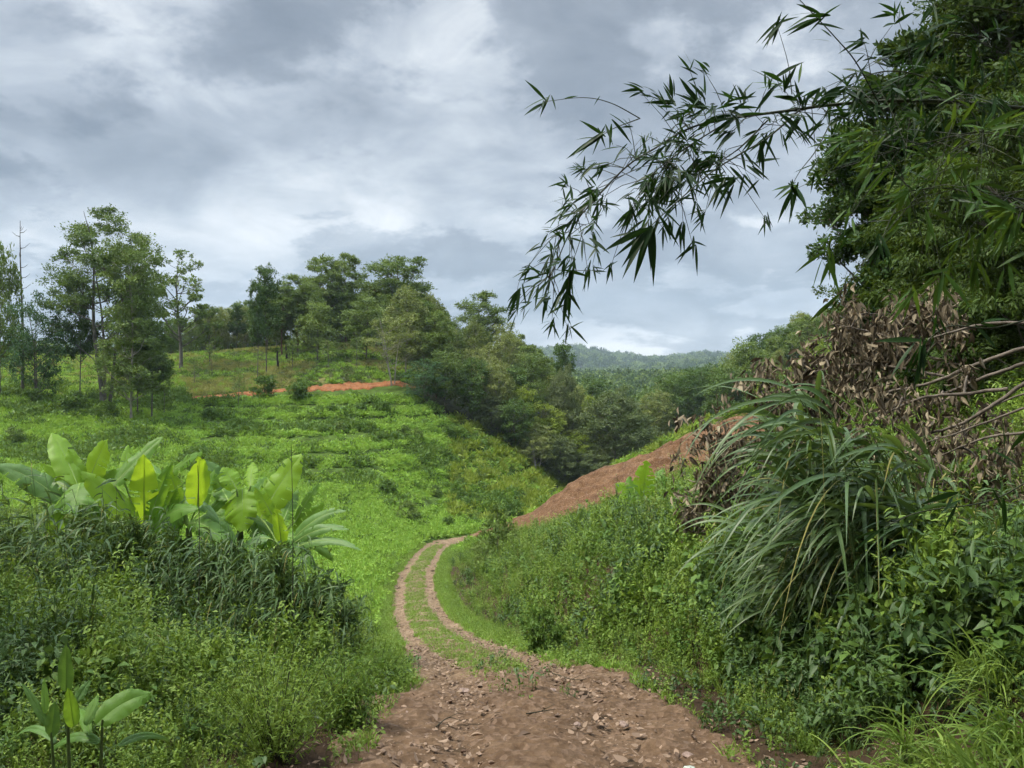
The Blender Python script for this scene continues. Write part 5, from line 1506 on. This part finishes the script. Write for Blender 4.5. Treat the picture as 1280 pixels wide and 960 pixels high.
bam_branch([(1310, 585, 2.6), (1240, 625, 2.55), (1150, 640, 2.5), (1100, 662, 2.5)], 0.003, 0.0012, [(1100, 662, 2.5, -0.9, -0.4, 3, 0.12), (1190, 632, 2.5, -0.8, -0.5, 4, 0.16), (1240, 622, 2.5, 0.2, -1, 3, 0.15), (1262, 560, 2.6, -0.2, 1, 3, 0.13)], 28)

# ------------------------------------------------------------------ tall arching grass on the right bank
def tall_grass(px, Y, n, L, label, seed, lean=(-1.0, -0.1), wd=0.024, H0=(0.3, 1.3), mat='lf_napier', spread=0.55, group=None, stems=24, up=(0.1, 1.0), droop=(0.35, 0.9), stemtilt=-0.35):
    rng = np.random.default_rng(seed)
    b = G(px, Y)
    root = obj('grass_clump', None, label=label, cat='grass clump', group=group, loc=b)
    st = MB(); bl = MB()
    P = []; D = []
    per = max(1, n // stems)
    for k in range(stems):
        x0, y0 = rng.normal() * spread * 0.5, rng.normal() * spread * 0.4
        h = rng.uniform(*H0)
        e = np.array([x0 + stemtilt * h * rng.uniform(0.5, 1.4), y0 + rng.normal() * 0.12, h])
        c = bez([x0, y0, -0.1], [x0, y0, h * 0.6], e, 6)
        tube(st, c, np.linspace(0.009, 0.004, 6) * (0.5 if mat == 'lf_weed_dark' else 1), 5)
        for t in rng.uniform(0.35, 1, per):
            P.append([np.interp(t, np.linspace(0, 1, 6), c[:, q]) for q in range(3)])
            D.append([lean[0] * rng.uniform(0.15, 1.3) + rng.normal() * 0.35, lean[1] + rng.normal() * 0.35, rng.uniform(*up)])
    P = np.array(P); D = np.array(D); m = len(P)
    ln = L * rng.uniform(0.55, 1.2, m)
    blades(bl, P, D, unit(rng.normal(size=(m, 3)) * 0.6 + [0, -0.5, 1]), ln, wd * rng.uniform(0.6, 1.2, m), 9, rng.uniform(*droop, m), 0.18, 'grass', rng.uniform(0, 1, m), twist=0.5)
    if n > 250:                                           # some blades have dried
        dr = MB(); q = rng.choice(m, m // 9, replace=False)
        blades(dr, P[q], D[q] + [0, 0, -0.3], unit(rng.normal(size=(len(q), 3)) + [0, 0, 0.4]), ln[q] * 0.8, wd * 0.38, 8, rng.uniform(0.5, 1.3, len(q)), 0.3, 'grass', rng.uniform(0, 1, len(q)), twist=0.9)
        obj('dry_blades', dr.mesh('dry_blades', M['lf_dry']), root)
    obj('stems', st.mesh('stems', M['stem']), root)
    obj('blades', bl.mesh('blades', M[mat]), root)
    return root
tall_grass(1100, 8.3, 430, 1.35, 'great clump of long grey green grass blades sweeping down over the right bank', 1, H0=(1.0, 2.5), spread=0.9, stems=60, stemtilt=-0.30, wd=0.058)
tall_grass(1035, 8.8, 260, 0.95, 'lower part of the tall grass, its blades hanging down towards the track', 2, H0=(0.4, 1.3), spread=0.7, stems=26, stemtilt=-0.3, droop=(0.4, 0.9), wd=0.046)
tall_grass(1120, 9.8, 130, 1.0, 'upright grass behind the great clump, under the withered branches', 4, H0=(0.6, 1.5), spread=0.7, stems=22, stemtilt=-0.2, droop=(0.3, 0.8))
GG = 'arching grass tufts at the foot of the right bank'
for k, (px, Y, L, lab) in enumerate([(1125, 4.7, 0.62, 'arching grass tuft at the edge of the bare earth in the near right corner'), (1185, 4.25, 0.72, 'bright arching grass tuft in the near right corner, front one'), (1240, 4.5, 0.80, 'large arching grass tuft near the right edge, behind the front one'),
                                     (1285, 4.0, 0.75, 'grass tuft cut by the right edge at the bottom of the view'), (1165, 5.3, 0.60, 'grass tuft below the blue pipe end'), (1255, 5.8, 0.75, 'grass tuft higher on the bank near the right edge'),
                                     (1065, 4.75, 0.34, 'short grass tuft with a single broad pale blade'), (1200, 6.4, 0.5, 'small tuft half way up the near bank'), (1215, 3.75, 0.6, 'lowest arching tuft at the bottom of the view, between the corner tufts'), (1150, 4.0, 0.5, 'low bright tuft at the bottom beside the earth edge'), (1275, 4.9, 0.8, 'tall grass tuft rising along the right edge')]):
    tall_grass(px, Y, 150, L * 1.15, lab, 20 + k, lean=(-0.7, -0.15), wd=0.017, H0=(0.03, 0.22), mat='lf_grass', spread=0.26, group=GG, stems=26, up=(0.5, 1.5), droop=(0.35, 0.95), stemtilt=-0.1)
# grasses on the left
tall_grass(245, 4.9, 26, 0.34, 'small bright tuft of broad grass among the near left weeds', 41, lean=(-0.2, 0), wd=0.018, H0=(0.02, 0.08), mat='lf_grass', spread=0.06, stems=8, up=(0.8, 1.6), droop=(0.3, 0.8))
for k, (px, Y, L, n, lab) in enumerate([(215, 11.2, 0.62, 120, 'dark leafy canes drooping under the banana with the straight middle leaf'), (285, 11.0, 0.62, 130, 'dark leafy canes drooping under the middle banana plants'), (345, 10.8, 0.60, 130, 'dark leafy canes below the leaning banana leaf'),
                                        (395, 11.6, 0.55, 90, 'dark leafy canes at the track end of the banana clump'), (20, 9.6, 0.6, 120, 'dark leafy canes at the left edge below the long grey leaf'), (90, 10.2, 0.6, 120, 'dark leafy canes below the banana nearest the left edge')]):
    tall_grass(px, Y, n * 3, L * 0.55, lab, 60 + k, lean=(-0.2, -0.5), wd=0.032, H0=(0.9, 1.95), mat='lf_weed_dark', spread=0.8, group='leafy canes under the banana plants', stems=34, up=(-0.2, 0.8), droop=(0.3, 0.9), stemtilt=-0.1)
# spiky plants standing above the right bank weeds
for px, Y, L, lab in [(742, 25, 1.15, 'blue green spiky plant with long stiff leaves beside the small banana plant'), (640, 76, 1.6, 'spiky palm-like plant beyond the end of the bare slope'), (838, 24, 0.8, 'short spiky tuft just behind the small banana plant')]:
    tall_grass(px, Y, 70, L, lab, int(px), lean=(0, 0), wd=0.075, H0=(0.3, 0.8), mat='lf_napier', spread=0.5, stems=14, up=(0.5, 1.8), droop=(0.1, 0.6), stemtilt=0.0)
plant('shrub', 622, 36, h=2.7, label='dark leafy shrub at the inner corner of the track bend', wpx=54)
plant('shrub', 603, 33, h=1.6, label='drooping plant with hanging leaves in front of the corner shrub', wpx=40)
plant('bush', 680, 12.9, h=0.95, label='low leafy bush at the verge where the two wheel ruts part', wpx=60)

# wispy shrub
def wispy(px, Y, H, label, seed, n=46, leaf=0.035, spread=0.55, mat='lf_weed'):
    rng = np.random.default_rng(seed)
    b = G(px, Y)
    root = obj('wispy_shrub', None, label=label, cat='shrub', loc=b)
    st = MB(); P = []; D = []
    for k in range(n):
        a = rng.uniform(0, 6.28); r = spread * math.sqrt(rng.uniform(0, 1))
        h = H * rng.uniform(0.55, 1.05) * (1 - 0.35 * (r / spread) ** 2)
        e = np.array([r * math.cos(a), r * math.sin(a) * 0.8, h])
        c = bez([e[0] * 0.1, e[1] * 0.1, -0.05], [e[0] * 0.35, e[1] * 0.35, h * 0.55], e, 7)
        tube(st, c, np.linspace(0.0030, 0.0012, 7), 4)
        t = rng.uniform(0.2, 1, 60)
        q = np.array([np.interp(t, np.linspace(0, 1, 7), c[:, i]) for i in range(3)]).T + rng.normal(size=(60, 3)) * 0.06
        P.append(q); D.append(rdir(rng, 60, 0.4))
    P = np.concatenate(P); D = np.concatenate(D)
    lv = MB()
    blades(lv, P, D, unit(rng.normal(size=P.shape) + [0, 0, 0.8]), leaf * rng.uniform(0.7, 1.5, len(P)), 0.012, 2, 0.3, 0.1, 'leaf', rng.uniform(0, 1, len(P)))
    obj('stems', st.mesh('stems', M['stem_dark']), root)
    obj('leaves', lv.mesh('leaves', M[mat]), root)
wispy(345, 6.1, 1.15, 'wispy many stemmed shrub with tiny leaves and dark base beside the track, near left', 5, 70, 0.05, 0.75)
wispy(430, 7.2, 0.75, 'leafy low shrub reaching over the left edge of the track', 6, 60, 0.06, 0.5)
wispy(470, 9.6, 0.7, 'green bush at the left rim where the track narrows', 8, 60, 0.06, 0.55)
for px, Y, top, lab in [(363, 10.2, 556, 'tall thin dark grass stalk in front of the leaning banana leaf'), (246, 10.2, 582, 'thin dark grass stalk in front of the middle banana plant')]:
    b = G(px, Y); h = (480 - top) / F * Y - b[2]
    mb = MB(); t = np.linspace(0, 1, 12)
    tube(mb, np.stack([0.03 * np.sin(t * 3), 0.02 * t, t * h], -1), 0.008 - 0.0045 * t, 5)
    root = obj('grass_stalk', mb.mesh('grass_stalk', M['stem_dark']), label=lab, cat='grass stalk', group='thin dark stalks', loc=b)

# ------------------------------------------------------------------ felled, withered branches on the right
def withered(name, anchor, poles, clusters, label, seed, per=120, leafL=0.17):
    rng = np.random.default_rng(seed)
    b = G(*anchor)
    root = obj(name, None, label=label, cat='felled tree', group='felled trees with withered leaves', loc=b)
    ends = []
    for (pts, r0, r1, mt) in poles:
        c = catmull(np.array([W3(*p) for p in pts]) - b, 6)
        c[1:-1] += rng.normal(size=(len(c) - 2, 3)) * 0.004
        r0 *= 0.62; r1 *= 0.62
        mb = MB(); tube(mb, c, np.linspace(r0, r1, len(c)), 8)
        br = obj('branch', mb.mesh('branch', M[mt]), root)
        for q in c[::3]: ends.append(q)
    lv = MB(); tw = MB()
    for (px, py, Y, rp) in clusters:
        c = W3(px, py, Y) - b; r = rp / F * Y
        near = min(ends, key=lambda e: np.linalg.norm(e - c)) if ends else np.array([0, 0, 0.0])
        tube(tw, bez(near, (near + c) / 2 + [0, 0, 0.15], c, 6), np.linspace(0.02, 0.008, 6), 4)
        n = int(1.55 * per * (rp / 28) ** 1.6)
        for q in range(7):
            e = c + rng.normal(size=3) * r * 0.6
            tube(tw, np.array([c, (c + e) / 2, e]), [0.007, 0.005, 0.002], 3)
            m = n // 7
            P = e + rng.normal(size=(m, 3)) * [r * 0.28, r * 0.28, r * 0.30]
            D = unit(rng.normal(size=(m, 3)) * 0.55 + [0, 0, -1.0])
            ln = leafL * rng.uniform(0.35, 1.35, m)
            blades(lv, P, D, unit(rng.normal(size=(m, 3)) + [0, -0.5, 0]), ln, ln * rng.uniform(0.18, 0.42, m), 4, rng.uniform(-0.3, 0.3, m), 0.55, 'leaf', np.clip(rng.uniform(0, 1, m) ** 1.35, 0, 1), twist=0.9)
    obj('twigs', tw.mesh('twigs', M['wood_dead']), root)
    obj('withered_leaves', lv.mesh('withered_leaves', M['lf_withered']), root)
withered('felled_tree', (930, 14.0), [([(905, 700, 13.6), (895, 620, 13.6), (885, 560, 13.5)], 0.035, 0.012, 'wood_dead'), ([(960, 690, 13.6), (930, 610, 13.5), (905, 575, 13.4)], 0.03, 0.012, 'wood_dead'), ([(1010, 640, 13.2), (950, 600, 13.2), (900, 590, 13.2)], 0.03, 0.01, 'wood_dead')],
         [(882, 548, 13.6, 22), (896, 580, 13.5, 28), (885, 612, 13.5, 28), (872, 645, 13.5, 24), (915, 600, 13.3, 30), (935, 570, 13.4, 28), (960, 560, 13.4, 28), (925, 640, 13.3, 28), (955, 600, 13.3, 28), (985, 560, 13.2, 26), (900, 660, 13.4, 22), (912, 555, 13.6, 20), (985, 600, 13.0, 28), (950, 535, 13.5, 24)],
         'withered branch tips with hanging brown leaves in front of the bare slope', 1)
withered('felled_tree', (1090, 13.0), [([(1290, 432, 10.5), (1230, 452, 10.8), (1165, 478, 11.2), (1110, 490, 11.6)], 0.05, 0.03, 'wood_dead'), ([(1290, 452, 10.2), (1235, 470, 10.5), (1180, 492, 10.9), (1120, 505, 11.3)], 0.045, 0.025, 'wood_dead'),
                                       ([(1180, 470, 11.5), (1080, 455, 12.2), (1000, 470, 12.8), (950, 490, 13.2)], 0.035, 0.012, 'wood_dead'), ([(1160, 440, 11.8), (1090, 415, 12.2), (1040, 405, 12.6)], 0.03, 0.01, 'wood_dead'), ([(1110, 600, 11.8), (1080, 540, 11.8), (1020, 480, 12.4)], 0.035, 0.012, 'wood_dead')],
         [(955, 482, 13.2, 24), (985, 495, 13.0, 26), (1005, 470, 12.8, 26), (1030, 452, 12.8, 26), (960, 512, 13.0, 22), (1045, 480, 12.4, 30), (1080, 465, 12.2, 30), (1015, 510, 12.6, 28), (1060, 510, 12.2, 26), (1110, 475, 12.0, 26), (1120, 440, 12.0, 28),
          (1050, 425, 12.6, 26), (1055, 398, 12.8, 24), (1085, 392, 12.6, 26), (1120, 402, 12.2, 28), (1150, 420, 12.0, 24), (1170, 398, 12.0, 24), (1140, 380, 12.2, 22), (1190, 425, 11.6, 22), (1100, 430, 12.4, 26)],
         'large felled tree with brown curled leaves piled along the top of the bank', 2)
withered('felled_tree', (1190, 11.0), [([(1295, 404, 10.0), (1240, 404, 10.2), (1195, 414, 10.4), (1160, 424, 10.6)], 0.04, 0.02, 'wood_dead'), ([(1295, 470, 9.4), (1250, 500, 9.6), (1205, 528, 9.8), (1150, 545, 10.2)], 0.045, 0.025, 'wood_dead'), ([(1260, 486, 9.6), (1205, 492, 9.9), (1150, 498, 10.3), (1100, 520, 10.6)], 0.04, 0.02, 'wood_dead'),
                                       ([(1290, 540, 9.0), (1230, 548, 9.3), (1165, 575, 9.8)], 0.03, 0.015, 'wood_dead'), ([(1280, 510, 9.2), (1200, 540, 9.6), (1140, 558, 10.0)], 0.025, 0.012, 'wood_dead'), ([(1290, 488, 9.8), (1230, 515, 9.9), (1190, 560, 10.0)], 0.02, 0.01, 'wood_dead')],
         [(1230, 585, 9.4, 24), (1180, 600, 9.6, 24), (1120, 590, 10.0, 26), (1260, 560, 9.3, 22), (1150, 615, 9.6, 20), (1075, 560, 10.6, 24), (1130, 500, 10.6, 28), (1155, 530, 10.3, 28), (1140, 565, 10.1, 26), (1100, 530, 10.6, 26), (1180, 500, 10.2, 22), (1175, 560, 9.9, 20), (1210, 470, 10.2, 18), (1205, 545, 9.8, 18), (1235, 520, 9.8, 16)],
         'bare crossing poles and grey branches of a felled tree near the right edge', 3, per=70, leafL=0.15)

# ------------------------------------------------------------------ small things
def pipe_end():
    b = G(1085, 7.35)
    p = W3(1087, 772, 7.35) - b
    root = obj('pipe_end', None, label='blue plastic pipe elbow on a thin grey stake in the near bank', cat='pipe', loc=b)
    mb = MB(); c = catmull(np.array([p + [-0.035, 0, -0.035], p + [-0.032, 0, -0.005], p + [-0.005, -0.005, 0.012], p + [0.03, -0.01, 0.014]]), 5)
    tube(mb, c, [0.017] * 3 + [0.015] * (len(c) - 6) + [0.017] * 3, 12)
    m = bpy.data.materials.new('blue plastic'); m.use_nodes = True
    q = m.node_tree.nodes['Principled BSDF']; q.inputs['Base Color'].default_value = (0.04, 0.27, 0.36, 1); q.inputs['Roughness'].default_value = 0.4
    obj('elbow', mb.mesh('elbow', m), root)
    mb = MB(); tube(mb, np.array([p + [0.03, -0.01, 0.014], p + [0.11, 0.0, 0.022]]), 0.009, 8); obj('pipe', mb.mesh('pipe', M['wood_dead']), root)
    mb = MB(); tube(mb, np.array([[p[0] - 0.09, 0.03, -0.1], p + [-0.03, 0.02, -0.02]]), [0.007, 0.006], 6); obj('stake', mb.mesh('stake', M['wood_dead']), root)
pipe_end()
def crumpled(name, px, Y, size, col, label, cat, seed, flat=0.5, dz=0.05):
    rng = np.random.default_rng(seed)
    import bmesh
    bm = bmesh.new(); bmesh.ops.create_icosphere(bm, subdivisions=3, radius=1)
    for v in bm.verts:
        k = 1 + 0.35 * (float(vnoise(v.co.x * 2.2 + seed, v.co.y * 2.2 + v.co.z)) - 0.5) * 2 + 0.2 * rng.normal() * 0.3
        v.co = Vector((v.co.x * k * 1.2, v.co.y * k * 0.8, v.co.z * k * flat)) * size
    me = bpy.data.meshes.new(name); bm.to_mesh(me); bm.free()
    m = bpy.data.materials.new(name); m.use_nodes = True
    nt = m.node_tree; q = nt.nodes['Principled BSDF']
    tc = nd(nt, 'ShaderNodeTexCoord')
    nt.links.new(ramp_n(nt, noise_n(nt, tc.outputs['Object'], 1.5 / size, 4), [(0.35, tuple(c * 0.7 for c in col)), (0.65, col)]), q.inputs['Base Color'])
    q.inputs['Roughness'].default_value = 0.6
    me.materials.append(m)
    b = G(px, Y)
    obj(name, me, label=label, cat=cat, loc=(b[0], b[1], b[2] + dz), rotz=rng.uniform(0, 6))
crumpled('plastic_sack', 868, 44.5, 0.30, (0.75, 0.75, 0.74), 'crumpled white plastic sack lying on the bare slope by the withered leaves', 'litter', 3, dz=0.25)
crumpled('plastic_scrap', 893, 48, 0.16, (0.7, 0.7, 0.7), 'small white scrap higher up on the bare slope than the sack', 'litter', 4, dz=0.2)
crumpled('wrapper', 862, 5.75, 0.032, (0.36, 0.42, 0.36), 'pale green crumpled wrapper on the track edge at the bottom', 'litter', 5, 0.4, dz=0.03)
# stones, big leaves and twigs lying on the track
rk = np.random.default_rng(9)
GL = 'large dry leaves on the track'
spots = [(563, 5.9, 'pair of joined curled leaves lying flat in the near left rut'), (597, 6.9, 'big curled brown leaf left of the middle of the track'), (543, 7.6, 'dark curled leaf near the left rut'), (800, 6.9, 'pale broad leaf on the right rut'), (823, 6.75, 'small pinkish leaf beside the pale broad leaf on the right rut'),
         (775, 6.1, 'pale flat leaf near the bottom of the right rut'), (655, 6.9, 'buff leaf in the middle of the track'), (610, 5.7, 'buff leaf low in the middle of the track'), (553, 6.6, 'long dark bark strip by the left rut'), (685, 6.3, 'yellowish leaf between the ruts'), (722, 6.0, 'grey leaf between the ruts at the bottom'),
         (510, 10.4, 'pale leaf at the left rim where the track narrows'), (600, 9.6, 'pale leaf on the crown where the grass begins'), (745, 7.5, 'brown leaf on the right rut, upper one'), (640, 8.2, 'twisted brown leaf on the crown')]
for k, (px, Y, lab) in enumerate(spots):
    mb = MB(); th = rk.uniform(0, 6.28); L = rk.uniform(0.10, 0.17)
    blades(mb, np.array([[-L / 2 * math.cos(th), -L / 2 * math.sin(th), 0.0]]), np.array([[math.cos(th), math.sin(th), 0.06]]), np.array([[0.1 * rk.normal(), 0.1 * rk.normal(), 1.0]]), L, L * rk.uniform(0.35, 0.6), 8, rk.uniform(-0.12, 0.06), rk.uniform(-0.4, 0.6), 'leaf', rk.uniform(0.4, 1))
    b = G(px, Y)
    obj('fallen_leaf', mb.mesh('fallen_leaf', M['lf_litter']), label=lab, cat='leaf', group=GL, loc=(b[0], b[1], b[2] + 0.035))
def twig(pts, r, label, seed):
    rng = np.random.default_rng(seed)
    P = np.array([G(px, Y) + [0, 0, 0.03 + 0.01 * rng.uniform()] for px, Y in pts])
    c = catmull(P, 5); b = c[0].copy(); c = c - b
    mb = MB(); tube(mb, c, np.linspace(r, r * 0.4, len(c)), 6)
    s = c[len(c) // 2]; tube(mb, np.array([s, s + [0.08, 0.05, 0.02], s + [0.16, 0.14, 0.02]]), [r * 0.6, r * 0.4, r * 0.2], 5)
    obj('twig', mb.mesh('twig', M['stem_dark']), label=label, cat='twig', group='twigs lying on the track', loc=b)
twig([(658, 7.7), (675, 7.85), (694, 8.05)], 0.007, 'short forked twig lying across the middle of the track', 1)
twig([(690, 10.4), (715, 9.9), (733, 9.75)], 0.006, 'dark twig on the right edge of the track', 2)
twig([(545, 7.2), (560, 7.5), (575, 7.55)], 0.006, 'dark twig on the left rut', 3)
GR2 = 'stones on the track'
import bmesh
for k, (px, Y, s, lab) in enumerate([(780, 7.3, 0.045, 'reddish stone on the right rut'), (722, 7.4, 0.035, 'brown stone in the middle right of the track'), (640, 6.0, 0.03, 'small stone low in the middle of the track'), (580, 9.2, 0.05, 'dark stone at the start of the grassy crown'),
                                     (510, 7.9, 0.04, 'stone at the left rim of the track'), (860, 6.3, 0.04, 'grey stone near the right rim of the track'), (690, 9.2, 0.04, 'flat stone on the right rut near the forked grass')]):
    bm = bmesh.new(); bmesh.ops.create_icosphere(bm, subdivisions=2, radius=s)
    for v in bm.verts:
        v.co = v.co * (1 + 0.25 * rk.normal() * 0.6); v.co.z *= 0.55; v.co.x *= 1.3
    me = bpy.data.meshes.new('stone'); bm.to_mesh(me); bm.free(); me.materials.append(M['stone'] if 'stone' in M else M.setdefault('stone', rock_mat('stone', [(0.3, (0.13, 0.09, 0.075)), (0.7, (0.30, 0.22, 0.18))], 20)))
    b = G(px, Y); obj('stone', me, label=lab, cat='stone', group=GR2, loc=(b[0], b[1], b[2] + 0.01), rotz=rk.uniform(0, 6))

# unseen trees added behind and beside the viewpoint to shade the near track
shade_trees = [(-4.5, -3.5, 12, 41, 'unseen tree added behind the viewpoint to shade the near left bank'), (3.5, -5.5, 13, 42, 'unseen tree added behind the viewpoint to shade the start of the track'), (-13.5, 4.0, 12, 43, 'unseen tree added beside the viewpoint on the left to shade the bank'), (8.0, 2.6, 12, 44, 'unseen tree added beside the viewpoint on the right to shade the bank')]
w_, c_ = make_tree(950, H=12, lo=0.45, wid=0.42, shape='round', clumps=44, cr=0.12, subs=12, leaves=26, leaf=0.30, tr=0.2, leaf_m='lf_dark')
for x, y, H, sd_, lab in shade_trees:
    z = float(ground(np.array([float(x)]), np.array([float(y)]))[0])
    root = obj('shade_tree', None, label=lab, cat='tree', group='unseen trees added to shade the near track', loc=(x, y, z - 0.2), rotz=sd_)
    obj('trunk', w_, root); obj('crown', c_, root)
